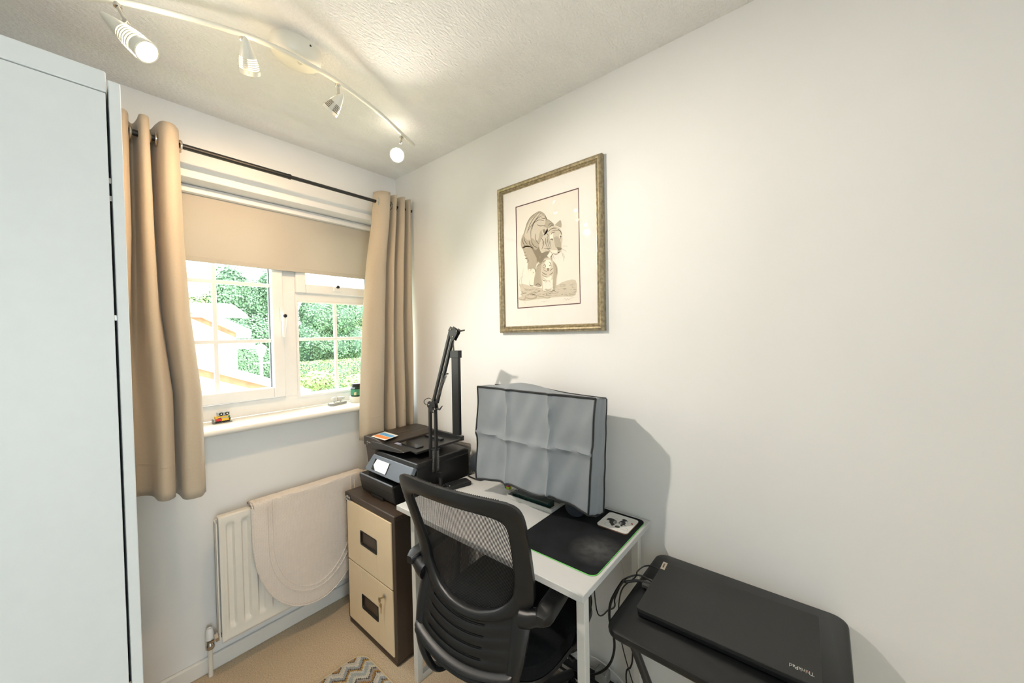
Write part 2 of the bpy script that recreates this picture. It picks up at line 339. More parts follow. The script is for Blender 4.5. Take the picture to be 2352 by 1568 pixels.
# ---------------------------------------------------------------- wardrobe
wd = empty('wardrobe', (-.25, 1.5, 0), 'tall white wardrobe at the left edge with its door edge showing', 'wardrobe')
bm = B(); box(bm, -.62, .068, 1.215, 1.233, 0, 1.952); obj('side_panel', bm, wardm, wd, bevel=.0012)
bm = B(); box(bm, -.62, .0695, 1.2145, 1.79, 1.954, 2.0); obj('top_panel', bm, wardm, wd, bevel=.003)
bm = B(); box(bm, -.62, -.60, 1.233, 1.79, 0, 1.954); box(bm, -.60, .06, 1.772, 1.79, 0, 1.954); box(bm, -.60, .05, 1.233, 1.772, .0, .06); obj('carcass', bm, wardm, wd)
bm = B(); box(bm, .0725, .0915, 1.217, 1.785, .01, 1.984); dr = obj('wardrobe_door', bm, wardm, wd, bevel=.002)
bm = B()
for z in (1.45, 1.72, 1.76, .3, .6): box(bm, .055, .0725, 1.236, 1.262, z, z+.012)
obj('hinge', bm, chrome, wd)
# ---------------------------------------------------------------- radiator
rad = empty('radiator', (.8, 1.93, .15), 'white panel radiator on the wall under the window', 'radiator')
bm = B(); rows = []; x0, x1, z0, z1 = .374, 1.24, .152, .676
xs = [x0+(x1-x0)*k/260 for k in range(261)]; zs = [z0+(z1-z0)*k/60 for k in range(61)]
def sm(t): t = max(0, min(1, t)); return t*t*(3-2*t)
for z in zs:
    row = []
    wz = sm((z-.195)/.018)*sm((.640-z)/.014)
    for x in xs:
        ph = ((x-.390) % .0535)/.0535; ch = sm((ph-.12)/.16)*sm((.72-ph)/.16) if .388 < x < 1.225 else 0
        d = .0115*ch*wz
        e = .006*(sm((z0+.012-z)/.012)+sm((x0+.010-x)/.010))
        lip = -.004*(sm((z0+.020-z)/.006)) - .004*sm((x0+.016-x)/.006)
        topc = .012*(1-math.sqrt(max(0, 1-((z-(z1-.014))/.014)**2))) if z > z1-.014 else 0
        row.append((x, 1.90+d+topc+e*0+lip*.6, z))
    rows.append(row)
grid(bm, rows); solid(obj('front_panel', bm, radm, rad, smooth=True), .0018, 1)
bm = B(); box(bm, .366, 1.235, 1.935, 1.939, .165, .655); box(bm, .366, .370, 1.903, 1.939, .165, .650); box(bm, .376, 1.235, 1.904, 1.94, .662, .669); obj('back_panel', bm, radm, rad)
bm = B(); box(bm, .45, .48, 1.939, 2.0, .25, .6); box(bm, 1.1, 1.13, 1.939, 2.0, .25, .6); obj('wall_bracket', bm, radm, rad)
vl = empty('radiator_valve', (.345, 1.962, 0), 'white capped chrome radiator valve on a white floor pipe', 'valve')
bm = B(); tube(bm, [(.345, 1.964, 0), (.345, 1.962, .125)], .0085, 14); obj('pipe', bm, radm, vl, smooth=True)
bm = B(); lathe(bm, [(.014, 0), (.0165, .004), (.0165, .018), (.013, .024), (.012, .045)], (.345, 1.960, .118), seg=16); tube(bm, [(.345, 1.955, .152), (.366, 1.93, .168)], .009, 12)
lathe(bm, [(.014, 0), (.0175, .003), (.0175, .014), (.014, .017)], (.356, 1.935, .166), (1, -.2, .25), 6); tube(bm, [(.368, 1.932, .169), (.392, 1.925, .171)], .0085, 12); obj('valve_body', bm, chrome, vl, smooth=True)
bm = B(); lathe(bm, [(.0150, 0), (.0155, .01), (.0135, .028), (.0105, .043), (.009, .045), (.0075, .045), (.007, .041)], (.345, 1.958, .160), seg=20); cap = obj('valve_cap', bm, pvc, vl, smooth=True)
# ---------------------------------------------------------------- bath mat over the radiator
bm = B(); rows = []
def bot_z(x):   # rounded outline of the hanging half
    c, hw = .742, .256; t = max(-1, min(1, (x-c)/hw)); return .135+.40*(1-math.sqrt(max(0, 1-abs(t)**2.1)))
NX = 70
for j in range(0, 56):
    row = []
    for k in range(NX+1):
        x = .487+.510*k/NX; s = j/55
        L0 = .10; zb = bot_z(x); total = L0+.03+(.683-zb); d = s*total
        if d < L0: y, z = 1.945+.0, .583+d
        elif d < L0+.03: a = (d-L0)/.03*math.pi/1; y = 1.918+.029*math.cos(a); z = .683+.0075*math.sin(a)
        else: y = 1.889-.010*sm((d-L0-.03)/.2); z = .683-(d-L0-.03)
        wob = .003*math.sin(x*21+z*9)*sm((.68-z)/.2)
        row.append((x, y+wob+(0 if d < L0+.03 else -.001), z))
    rows.append(row)
grid(bm, rows); mt = obj('bath_mat', bm, towelm, smooth=True); solid(mt, .005, 0)
tag(mt, 'cream ribbed cotton bath mat with rounded end draped over the radiator', 'mat')
bm = B(); edge = [(.487+.510*k/60, 1.873+.003*math.sin((.487+.510*k/60)*21+bot_z(.487+.510*k/60)*9), bot_z(.487+.510*k/60)) for k in range(61)]
edge = [(.4875, 1.885, .67)]+edge+[(.9965, 1.885, .67)]
tube(bm, [(x, y+.004, z) for x, y, z in edge], .0038, 8); mo = obj('mat_border', bm, towelm, mt, local=False); 
# inner braided ring of the mat
bm = B(); rr = []
for k in range(41):
    a = math.pi*(1+k/40); x = .742+.196*math.cos(a); z = .475+.275*math.sin(a); rr.append((x, 1.8725+.003*math.sin(x*21+z*9), z))
rr = [(rr[0][0], 1.874, .665)]+rr+[(rr[-1][0], 1.874, .665)]
for q in (0, 1): tube(bm, [(.742+(x-.742)*(1-.09*q), y+.0025, z+.02*q) for x, y, z in rr], .0032, 6)
obj('braided_ring', bm, towelm, mt)
# ---------------------------------------------------------------- filing cabinet
cb = empty('filing_cabinet', (1.06, 1.59, 0), 'two drawer cream and brown steel filing cabinet under the printer', 'filing cabinet')
bm = B(); box(bm, .857, 1.275, 1.378, 1.802, .018, .622); box(bm, .857, 1.275, 1.384, 1.796, .0, .018); obj('cabinet_body', bm, brown, cb, bevel=.003)
bm = B(); box(bm, .853, 1.277, 1.374, 1.806, .622, .646); obj('cabinet_top', bm, brown, cb, bevel=.004, bseg=3)
def drawer(z0, z1, hz0, hz1):
    bm = B(); y0, y1 = 1.400, 1.783; x = .8515
    hy0, hy1 = 1.517, 1.657
    box(bm, x, x+.006, y0, hy0, z0, z1); box(bm, x, x+.006, hy1, y1, z0, z1); box(bm, x, x+.006, hy0, hy1, z0, hz0); box(bm, x, x+.006, hy0, hy1, hz1, z1)
    d = obj('drawer', bm, cream, cb, bevel=.0012)
    bm = B(); ring = rrect(hy0, hy1, hz0, hz1, .008)
    # rim
    a = rrect(hy0-.003, hy1+.003, hz0-.003, hz1+.003, .010); c = rrect(hy0+.003, hy1-.003, hz0+.003, hz1-.003, .007)
    R = grid(bm, [[(x-.0012, p, q) for p, q in a], [(x-.0018, (p+r)/2, (q+s)/2) for (p, q), (r, s) in zip(a, c)], [(x-.001, p, q) for p, q in c], [(x+.022, p, lerp(q, hz0+.02, .35)) for p, q in c]], closed_u=True)
    bm.faces.new(R[-1]); obj('recessed_handle', bm, darkrec, d, smooth=True, recalc=False)
    return d
drawer(.326, .612, .437, .500); d2 = drawer(.036, .320, .135, .200)
bm = B(); p = Vector((.8505, 1.458, .278)); lathe(bm, [(.0105, 0), (.0105, .004), (.008, .006), (.006, .006)], p, (-1, 0, 0), 20); lk = obj('lock', bm, chrome, d2, smooth=True)
ky = empty('cabinet_keys', (.842, 1.465, .25), 'pair of small keys hanging from the lower drawer lock', 'keys')
bm = B(); box(bm, .826, .8455, 1.4565, 1.4595, .2745, .2815); prism(bm, [(.826, y, z) for y, z in ((1.458, .284), (1.468, .281), (1.472, .270), (1.466, .260), (1.456, .262), (1.452, .274))], (.0015, 0, 0)); obj('key', bm, brass, ky)
bm = B(); prism(bm, [(.834, y, z) for y, z in ((1.466, .252), (1.474, .246), (1.475, .234), (1.468, .230), (1.467, .208), (1.463, .206), (1.461, .230), (1.458, .238), (1.459, .250))], (.0015, 0, 0)); obj('key', bm, brass, ky)
bm = B(); tube(bm, [(.831+.003*math.sin(a), 1.466+.007*math.cos(a), .256+.012*math.sin(a)) for a in [2*math.pi*k/18 for k in range(18)]], .0006, 5, closed=True); obj('key_ring', bm, chrome, ky)
stk = M('black_sticker', (.02, .02, .02), .5)
bm = B(); box(bm, .8516, .8535, 1.748, 1.792, .600, .640); st = obj('maker_sticker', bm, stk, cb)
for i, s in enumerate(('office', 'World')): text('sticker_word', s, .0185, basis((.8514, 1.770, .628-.0165*i), (0, -1, 0), (0, 0, 1)), whiteink, st, sx=.95)
# ---------------------------------------------------------------- desk
dk = empty('desk', (1.06, .885, 0), 'small white desk with square metal legs against the right wall', 'desk')
bm = B(); box(bm, .820, 1.305, .468, 1.303, .711, .730); obj('desktop', bm, deskm, dk, bevel=.0015)
for y in (.49, 1.252):
    bm = B(); x = .866
    box(bm, x, x+.025, y, y+.025, 0, .711); obj('leg', bm, deskleg, dk, bevel=.0015)
    bm = B(); box(bm, 1.245, 1.27, y, y+.025, 0, .711); obj('leg', bm, deskleg, dk, bevel=.0015)
    bm = B(); box(bm, x+.025, 1.245, y, y+.025, .0, .025); box(bm, x+.025, 1.245, y, y+.025, .686, .711); obj('side_rail', bm, deskleg, dk, bevel=.0015)
bm = B(); box(bm, 1.258, 1.283, .515, 1.252, .012, .037); lathe(bm, [(.008, 0), (.008, .002)], (1.257, .865, .024), (-1, 0, 0), 14); obj('cross_rail', bm, deskleg, dk, bevel=.0015)
bm = B(); box(bm, 1.250, 1.268, .515, 1.252, .66, .705); box(bm, .870, .888, .515, 1.252, .69, .711); obj('top_rail', bm, deskleg, dk, bevel=.0015)
# ---------------------------------------------------------------- things on the desk
matm = M('black_mat_cloth', (.009, .0105, .012), .9, var=.35, vscale=14, bump=.25, bscale=900, bdist=.0004, spec=.2)
N_, L_, b_ = nodes(matm)
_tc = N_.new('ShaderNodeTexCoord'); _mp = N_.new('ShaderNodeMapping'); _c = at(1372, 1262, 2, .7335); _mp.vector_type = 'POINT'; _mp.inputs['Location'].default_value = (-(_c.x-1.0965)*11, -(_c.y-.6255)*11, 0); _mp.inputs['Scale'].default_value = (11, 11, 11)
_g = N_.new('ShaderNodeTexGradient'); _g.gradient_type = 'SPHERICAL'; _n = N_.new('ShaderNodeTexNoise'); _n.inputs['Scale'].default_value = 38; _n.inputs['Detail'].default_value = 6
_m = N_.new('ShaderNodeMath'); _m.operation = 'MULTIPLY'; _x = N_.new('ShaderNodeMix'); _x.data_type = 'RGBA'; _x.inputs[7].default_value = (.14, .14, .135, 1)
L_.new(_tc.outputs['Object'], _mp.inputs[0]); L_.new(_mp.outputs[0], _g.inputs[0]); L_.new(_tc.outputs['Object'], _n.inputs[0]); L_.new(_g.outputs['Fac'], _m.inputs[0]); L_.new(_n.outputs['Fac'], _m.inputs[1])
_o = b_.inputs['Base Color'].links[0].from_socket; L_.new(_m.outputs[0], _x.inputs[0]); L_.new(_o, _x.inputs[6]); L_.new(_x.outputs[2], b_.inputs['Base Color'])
green = M('green_stitching', (.16, .62, .13), .7)
bm = B(); rbox(bm, .905, 1.288, .479, .772, .7305, .7335, .022); mm_ = obj('mouse_mat', bm, matm); tag(mm_, 'large black cloth mouse mat with green stitched edge on the desk', 'mouse mat')
bm = B(); tube(bm, [(x, y, .7314) for x, y in rrect(.9045, 1.2885, .4785, .7725, .022, 6)], .0012, 6, closed=True); obj('stitched_edge', bm, green, mm_)
# coaster
cork = M('hardboard_brown', (.20, .10, .06), .7); ink = M('dark_ink', (.03, .03, .032), .7); ink2 = M('grey_ink', (.25, .25, .25), .7); ink3 = M('pale_grey_ink', (.52, .52, .50), .7); redink = M('red_ink', (.45, .07, .03), .7); coastm = M('coaster_white', (.82, .81, .77), .25)
cs = empty('coaster', (1.212, .548, .7335), 'white square coaster printed with a black and white dog', 'coaster')
bm = B(); rbox(bm, 1.157, 1.267, .493, .603, .7335, .7368, .012); obj('coaster_base', bm, cork, cs)
bm = B(); rbox(bm, 1.157, 1.267, .493, .603, .7368, .7382, .012); obj('coaster_top', bm, coastm, cs)
def cpt(x, y): # crop coordinates of the coaster close-up
    return at(1365+x/19.6, 1165+y/19.6, 2, .7385)
def decal(bm, pts, mi, lift, nrm=(0, 0, 1)):
    n = Vector(nrm)*lift
    vs = [bm.verts.new(Vector(p)+n) for p in pts]; f = bm.faces.new(vs); f.material_index = mi
    return f
def stroke(bm, pts, w, mi, lift, nrm=(0, 0, 1), taper=True):
    P = crom(pts, 5); n = Vector(nrm); A = []
    for i, p in enumerate(P):
        d = (P[min(i+1, len(P)-1)]-P[max(i-1, 0)]); s = n.cross(d)
        s = s.normalized() if s.length > 1e-9 else Vector((0, 0, 1))
        t = i/(len(P)-1); ww = w*(math.sin(math.pi*min(1, max(0, .08+.84*t)))**.6 if taper else 1)
        A.append((bm.verts.new(p+s*ww/2+n*lift), bm.verts.new(p-s*ww/2+n*lift)))
    for a, b in zip(A, A[1:]):
        f = bm.faces.new((a[0], a[1], b[1], b[0])); f.material_index = mi
bm = B()
dog = [((540,575),(610,480),(740,480),(860,510),(950,560),(1010,600),(1040,700),(960,740),(880,790),(790,830),(740,760),(700,690),(640,660),(700,610),(620,560)),
       ((1080,700),(1120,660),(1200,600),(1290,590),(1380,640),(1420,740),(1370,760),(1430,820),(1320,800),(1290,790),(1250,860),(1190,830),(1140,750)),
       ((1250,570),(1280,520),(1380,530),(1480,590),(1540,670),(1470,620),(1400,640),(1330,620))]
for pg in dog: decal(bm, [cpt(*p) for p in pg], 0, .0001)
for pg in (((850,640),(930,580),(1010,610),(1030,700),(950,730),(880,720)), ((1110,700),(1180,650),(1260,690),(1260,770),(1180,750))): decal(bm, [cpt(*p) for p in pg], 1, .0002)
for c, r in (((930, 685), 32), ((1205, 725), 32)):
    decal(bm, [cpt(c[0]-20+r*1.5*math.cos(a), c[1]+5+r*1.3*math.sin(a)) for a in [k*math.pi/6 for k in range(12)]], 2, .0003)
    decal(bm, [cpt(c[0]+r*.8*math.cos(a), c[1]+r*.8*math.sin(a)) for a in [k*math.pi/6 for k in range(12)]], 0, .0004)
decal(bm, [cpt(1040+120*math.cos(a), 870+48*math.sin(a)+.15*120*math.cos(a)) for a in [k*math.pi/8 for k in range(16)]], 0, .0003)
stroke(bm, [cpt(*p) for p in ((1000,850),(1080,858),(1130,880))], .0006, 2, .0005)
for s in (((740,450),(820,415),(930,412)), ((940,500),(1010,515),(1080,545)), ((440,720),(520,690),(640,690)), ((440,720),(500,780),(600,830),(720,830)), ((800,830),(900,900),(1040,925),(1160,910)), ((1160,940),(1260,1000),(1400,1050),(1510,1030)), ((1510,1030),(1460,950),(1340,900)), ((1540,760),(1500,700),(1440,640))):
    stroke(bm, [cpt(*p) for p in s], .0009, 1, .0002)
decal(bm, [cpt(*p) for p in ((1650,700),(1720,720),(1750,760),(1710,790),(1665,760))], 3, .0002)
obj('dog_print', bm, [ink, ink2, coastm, redink], cs, recalc=False)
# power bank
bm = B(); M4 = Matrix.Translation((1.098, 1.248, 0)) @ Matrix.Rotation(math.radians(-14), 4, 'Z')
rbox(bm, -.055, .055, -.030, .030, .730, .746, .010)
for v in bm.verts: v.co = M4 @ v.co
pb = obj('power_bank', bm, blackr, bevel=.003, bseg=3); tag(pb, 'small black power bank lying on the desk near the printer', 'power bank')
bm = B(); lathe(bm, [(.0022, 0), (.0022, .001)], M4 @ Vector((-.048, -.014, .7462)), seg=12); obj('indicator_light', bm, whiteink, pb)
# speakers
spkm = M('dark_blue_grey_cloth', (.030, .037, .048), .75, bump=.4, bscale=1400, bdist=.0005)
def speaker(x, y, label, r=.048, stand=True):
    z = .731
    rt_ = empty('desktop_speaker', (x, y, z), label, 'speaker', 'round desktop speakers')
    bm = B(); lathe(bm, [(r*.55, -.055), (r*.85, -.045), (r, -.015), (r, .006), (r*.86, .022), (r*.5, .030), (.002, .032)], (x, y, z+(.012 if stand else .003)+r), (-1, 0, .12 if stand else .03), 28); obj('speaker_body', bm, spkm, rt_, smooth=True)
    if not stand: return
    bm = B(); tube(bm, crom([(x-.005, y+.035, z+.03), (x-.02, y+.036, z+.004), (x-.045, y+.028, z+.003), (x-.05, y-.05, z+.003), (x-.02, y-.06, z+.004), (x, y-.04, z+.025)], 5), .0035, 8); obj('wire_stand', bm, blackmetal, rt_, smooth=True)
speaker(1.245, 1.262, 'round dark grey speaker at the left behind the covered monitor')
speaker(1.172, .690, 'round dark grey speaker on the mouse mat under the cover corner', .040, False)
# pen tray with marble slab
trm = M('grey_tray_plastic', (.50, .50, .47), .45); marb = M('dark_green_marble', (.012, .035, .030), .2, var=.5, vscale=90)
ty = empty('pen_tray', (1.18, .89, .7305), 'shallow grey tray on the desk under the covered monitor', 'tray')
bm = B(); a = rrect(1.136, 1.222, .772, .998, .008, 3); c = rrect(1.140, 1.218, .776, .994, .006, 3)
R = grid(bm, [[(x, y, .7305) for x, y in a], [(x, y, .7455) for x, y in a], [(x, y, .7455) for x, y in c], [(x, y, .7335) for x, y in c]], closed_u=True); bm.faces.new(R[0]); bm.faces.new(R[-1]); obj('tray_body', bm, trm, ty)
bm = B(); box(bm, 1.150, 1.190, .797, .975, .7337, .7565); bx = obj('marble_block', bm, marb, bevel=.0012); tag(bx, 'dark green marble block lying in the grey tray', 'block')
bm = B(); lathe(bm, [(.004, 0), (.004, .004), (.002, .005)], (1.172, .965, .7565), seg=12); obj('stud', bm, chrome, bx)
# brick flower
pinkm = M('pink_plastic', (.62, .02, .12), .35); limem = M('lime_plastic', (.42, .62, .02), .35); gplm = M('green_plastic', (.0, .28, .07), .35); whpl = M('white_plastic', (.80, .80, .72), .35)
bf = empty('brick_flower', (1.205, 1.04, .7305), 'tiny pink and lime brick-built flower on a white plate', 'toy')
bm = B(); box(bm, 1.189, 1.221, 1.025, 1.057, .7305, .7340); obj('base_plate', bm, whpl, bf, bevel=.0006)
bm = B(); box(bm, 1.197, 1.213, 1.032, 1.050, .734, .745); obj('lime_bricks', bm, limem, bf, bevel=.0008)
bm = B(); box(bm, 1.195, 1.213, 1.034, 1.050, .745, .752); 
for dx, dy in ((0, .008), (0, -.006), (.007, 0)): lathe(bm, [(.004, 0), (.004, .004)], (1.204+dx, 1.042+dy, .752), seg=10)
obj('petals', bm, pinkm, bf, bevel=.0006)
bm = B(); tube(bm, [(1.20, 1.056, .734), (1.20, 1.060, .752)], .0028, 6); obj('leaf', bm, gplm, bf)
# ---------------------------------------------------------------- monitor under its dust cover
mon = empty('monitor', (1.16, .845, .8), 'black monitor hidden under the grey cover on a wall bracket', 'monitor')
bm = B(); box(bm, 1.128, 1.15, .605, 1.085, .845, 1.155); obj('screen', bm, blackm, mon, bevel=.004)
bm = B(); box(bm, 1.15, 1.17, .795, .895, .95, 1.05); box(bm, 1.17, 1.305, .83, .86, .985, 1.015); box(bm, 1.300, 1.31, .80, .89, .93, 1.07); obj('wall_bracket', bm, blackmetal, mon)
cvm = M('grey_nonwoven_cloth', (.25, .275, .295), .85, var=.06, vscale=12, bump=.3, bscale=700, bdist=.0006, sheen=.15, spec=.2)
cover = empty('monitor_dust_cover', (1.16, .845, .78), 'creased grey fabric dust cover with black piping over the monitor', 'cover')
YL, YR, ZT = 1.113, .567, 1.184
def hemz(y): return interp(y, [.567, .60, .70, .78, .86, .93, 1.0, 1.06, 1.113], [.780, .776, .783, .800, .796, .792, .800, .795, .790])
hem_px = [(1097, 1098), (1125, 1103), (1155, 1106), (1180, 1110), (1200, 1115), (1225, 1127), (1250, 1134), (1265, 1134), (1290, 1149), (1320, 1166), (1350, 1184)]
hem = [at(x, y, 0, 1.098) for x, y in hem_px]
bm = B(); rows = []; NY, NZ = 66, 40
def front_x(y, z):
    u = (YL-y)/(YL-YR); v = (ZT-z)/(ZT-.79); f = 0
    cz = 1.0-.012*math.sin(u*3)
    f -= .012*math.exp(-abs(z-(.995-.003*math.sin(u*5)))/.008)
    for c in (.30, .665): f -= .013*math.exp(-abs(u-c-.01*math.sin(v*4))/.014)
    f += .009*math.sin(u*math.pi*3.0)*(.3+.9*max(0, v))*(1 if v < .5 else 1.3)
    f -= .012*math.sin(math.pi*u)*sm(v)
    f += .0035*math.sin(u*17+v*6)*math.sin(v*9)+.002*math.sin(u*41+v*13)
    return 1.100+f-.006*v
hy = [p.y for p in hem][::-1]; hz = [p.z for p in hem][::-1]
for i in range(NZ+1):
    row = []
    for k in range(NY+1):
        u = k/NY; t = i/NZ
        ytop = lerp(YL, YR, u); yb = lerp(hem[0].y, hem[-1].y, u); y = lerp(ytop, yb, t); zb = interp(y, hy, hz); z = lerp(ZT, zb, t)
        row.append((front_x(y, z), y, z))
    rows.append(row)
F0 = grid(bm, rows)
o = obj('front_panel', bm, cvm, cover, smooth=True, recalc=False); solid(o, .0012, 0)
hemline = rows[-1]; lefte = [r[0] for r in rows]; righte = [r[-1] for r in rows]
bkR = [(1.212+.002*math.sin(i*.6), lerp(.585, .603, i/NZ), lerp(1.166, .757, i/NZ)) for i in range(NZ+1)]
bkL = [(1.212, lerp(1.115, 1.118, i/NZ), lerp(1.176, .800, i/NZ)) for i in range(NZ+1)]
bm = B(); rr = []
for i in range(NZ+1):
    a, b = Vector(righte[i]), Vector(bkR[i]); rr.append([a.lerp(b, k/10)+Vector((0, -.006*math.sin(k/10*math.pi)+.003*math.sin(k*1.9+i*.12)*math.sin(k/10*math.pi), 0)) for k in range(11)])
grid(bm, rr)
rr = []
for i in range(NZ+1):
    a, b = Vector(lefte[i]), Vector(bkL[i]); rr.append([a.lerp(b, k/4)+Vector((0, .003*math.sin(k/4*math.pi), 0)) for k in range(5)])
grid(bm, rr)
o = obj('side_panel', bm, cvm, cover, smooth=True, recalc=False); solid(o, .0012, 0)
bm = B(); rr = []
def hump(y): return .020*math.exp(-((y-.90)/.13)**2)
for k in range(NY+1):
    u = k/NY; a = Vector(rows[0][k]); b = Vector((1.212, lerp(bkL[0][1], bkR[0][1], u), lerp(bkL[0][2], bkR[0][2], u)+.0))
    rr.append([a.lerp(b, j/8)+Vector((0, 0, (hump(a.y)*1.3+.002)*math.sin(min(1, j/8*1.15)*math.pi*.85))) for j in range(9)])
grid(bm, rr); o = obj('top_panel', bm, cvm, cover, smooth=True, recalc=False); solid(o, .0012, 0)
pipm = M('black_piping', (.012, .013, .015), .6)
bm = B(); tube(bm, [Vector(p)+Vector((-.001, 0, 0)) for p in rows[0][::2]], .0040, 6); tube(bm, lefte[::2], .0038, 6); tube(bm, righte[::2], .0034, 6); tube(bm, hemline[::2], .0044, 6)
tube(bm, bkR[::4], .0045, 6); tube(bm, [rr[k][8] for k in range(0, NY+1, 3)], .004, 6); tube(bm, [righte[-1], ((1.155), .602, .765), bkR[-1]], .003, 6); obj('piping', bm, pipm, cover, smooth=True)
# ---------------------------------------------------------------- printer
pr = empty('printer', (1.08, 1.56, .646), 'black all-in-one printer with touch screen on the filing cabinet', 'printer')
prb = M('printer_black', (.018, .0175, .017), .34, bump=.1, bscale=900, bdist=.0004); prbr = M('printer_dark_bronze', (.040, .030, .023), .4, bump=.1, bscale=900, bdist=.0004); prgl = M('printer_gloss_black', (.008, .009, .011), .14)
bluegrey = M('printer_panel_grey', (.16, .19, .23), .32)
# main body: right part
bm = B(); prism(bm, [(.955, y, z) for y, z in ((1.352, .664), (1.352, .815), (1.362, .842), (1.700, .842), (1.700, .664))], (.31, 0, 0)); box(bm, .975, 1.255, 1.37, 1.75, .646, .664); obj('body', bm, prb, pr, bevel=.004)
# left tower, tapering down
bm = B(); prism(bm, [(.945, 1.668, .905), (.945, 1.782, .905), (.952, 1.772, .84), (.960, 1.748, .664), (.960, 1.70, .664), (.960, 1.668, .80)], (.315, 0, 0)); obj('left_side', bm, prbr, pr, bevel=.005)
# scanner lid
bm = B(); prism(bm, [(x, 1.348, z) for x, z in ((.950, .824), (.958, .846), (1.24, .846), (1.262, .836), (1.262, .818))], (0, .335, 0)); obj('scanner_lid', bm, prb, pr, bevel=.005)
# sheet feeder
bm = B(); prism(bm, [(.945, 1.60, .868), (.945, 1.60, .890), (.945, 1.64, .901), (.945, 1.70, .906), (.945, 1.775, .905), (.945, 1.782, .895), (.945, 1.782, .862), (.945, 1.70, .852)], (.318, 0, 0)); obj('feeder_cover', bm, prbr, pr, bevel=.004)
bm = B(); prism(bm, [(.942, 1.43, .882), (.942, 1.445, .889), (.942, 1.60, .893), (.942, 1.70, .890), (.942, 1.70, .848), (.942, 1.62, .862), (.942, 1.47, .874)], (.045, 0, 0)); obj('feeder_lip', bm, prb, pr, bevel=.004)
bm = B(); box(bm, .985, 1.255, 1.40, 1.60, .874, .879); box(bm, 1.245, 1.262, 1.38, 1.62, .874, .898); box(bm, .98, 1.25, 1.385, 1.402, .874, .884); obj('feeder_tray', bm, prb, pr, bevel=.002)
bm = B(); box(bm, 1.02, 1.06, 1.44, 1.58, .879, .884); box(bm, 1.17, 1.19, 1.45, 1.58, .879, .890); obj('paper_guide', bm, prgl, pr, bevel=.002)
bm = B(); rbox(bm, .992, 1.012, 1.545, 1.585, .879, .888, .006); obj('guide_clip', bm, M('clear_plastic', (.35, .36, .45), .15), pr)
# control panel, tilted
def onp(y, s, d=0):   # point on the tilted panel: s 0 top..1 bottom
    return Vector((lerp(.940, .902, s)-d*.86, y, lerp(.833, .765, s)+d*-.5*-1))
bm = B(); rows_ = [onp(y, s) for y, s in ((1.678, 0), (1.352, 0), (1.352, .35), (1.40, .95), (1.42, 1), (1.69, 1), (1.70, .9))]
prism(bm, rows_, (.018, 0, -.010)); pnl = obj('control_panel', bm, bluegrey, pr, bevel=.003)
screenm = M('lit_screen', (.3, .3, .3), .3, emit=(1, .98, .93), estr=.52)
bm = B(); prism(bm, [onp(y, s, .001) for y, s in ((1.645, .22), (1.520, .22), (1.520, .86), (1.645, .86))], (-.0008, 0, .0005)); scf = obj('screen_surround', bm, prgl, pnl)
bm = B(); prism(bm, [onp(y, s, .0022) for y, s in ((1.628, .22), (1.524, .22), (1.524, .86), (1.610, .86), (1.638, .60))], (-.0008, 0, .0005)); obj('touch_screen', bm, screenm, pnl)
bm = B(); box(bm, .948, .956, 1.352, 1.70, .664, .770); obj('front_recess', bm, darkrec, pr)
# paper trays
bm = B(); prism(bm, [(x, 1.447, z) for x, z in ((.893, .738), (.895, .722), (.904, .668), (.912, .652), (.96, .652), (.96, .742))], (0, .290, 0)); trr = obj('paper_tray', bm, prb, pr, bevel=.005)
bm = B(); box(bm, .898, .955, 1.455, 1.730, .7385, .7425); obj('output_tray', bm, prgl, trr, bevel=.001)
bm = B(); box(bm, .8935, .900, 1.452, 1.732, .7382, .7432); obj('tray_strip', bm, M('grey_blue_strip', (.20, .22, .26), .3), trr, bevel=.001)
bm = B(); box(bm, .897, .906, 1.452, 1.735, .7035, .7045); box(bm, .903, .912, 1.545, 1.645, .650, .662); obj('tray_seam', bm, darkrec, trr)
# stickers and print
bm = B(); P4 = [at(x, y, 2, .9068) for x, y in ((852, 1002), (884, 991), (915, 1000), (884, 1011))]; prism(bm, P4, (0, 0, .0004)); sk = obj('sticker', bm, whiteink, pr)
def q4(u, v): return P4[0].lerp(P4[1], v).lerp(P4[3].lerp(P4[2], v), u)+Vector((0, 0, .0006))
bm = B(); prism(bm, [q4(*c) for c in ((.06, .12), (.94, .12), (.94, .45), (.06, .45))], (0, 0, .0002)); obj('orange_band', bm, M('orange_print', (.75, .25, .06), .5), sk)
bm = B(); prism(bm, [q4(*c) for c in ((.06, .5), (.94, .5), (.94, .82), (.06, .82))], (0, 0, .0002)); obj('blue_band', bm, M('blue_print', (.12, .38, .65), .5), sk)
fmat = M('printer_print', (.42, .40, .37), .5)
text('printer_wordmark', 'officejet', .0115, basis((.9438, 1.732, .880), (0, -1, 0), (0, 0, 1)), fmat, pr)
text('printer_wordmark', 'pro', .008, basis((.9438, 1.742, .870), (0, -1, 0), (0, 0, 1)), fmat, pr)
bm = B(); xx = .9585
for a in ((1.728, 1.7305, .688, .706), (1.7415, 1.744, .688, .706), (1.728, 1.744, .688, .6905), (1.728, 1.744, .7035, .706), (1.733, 1.739, .694, .700)): box(bm, xx-.004, xx-.0015, *a)
obj('printer_symbol', bm, fmat, pr)
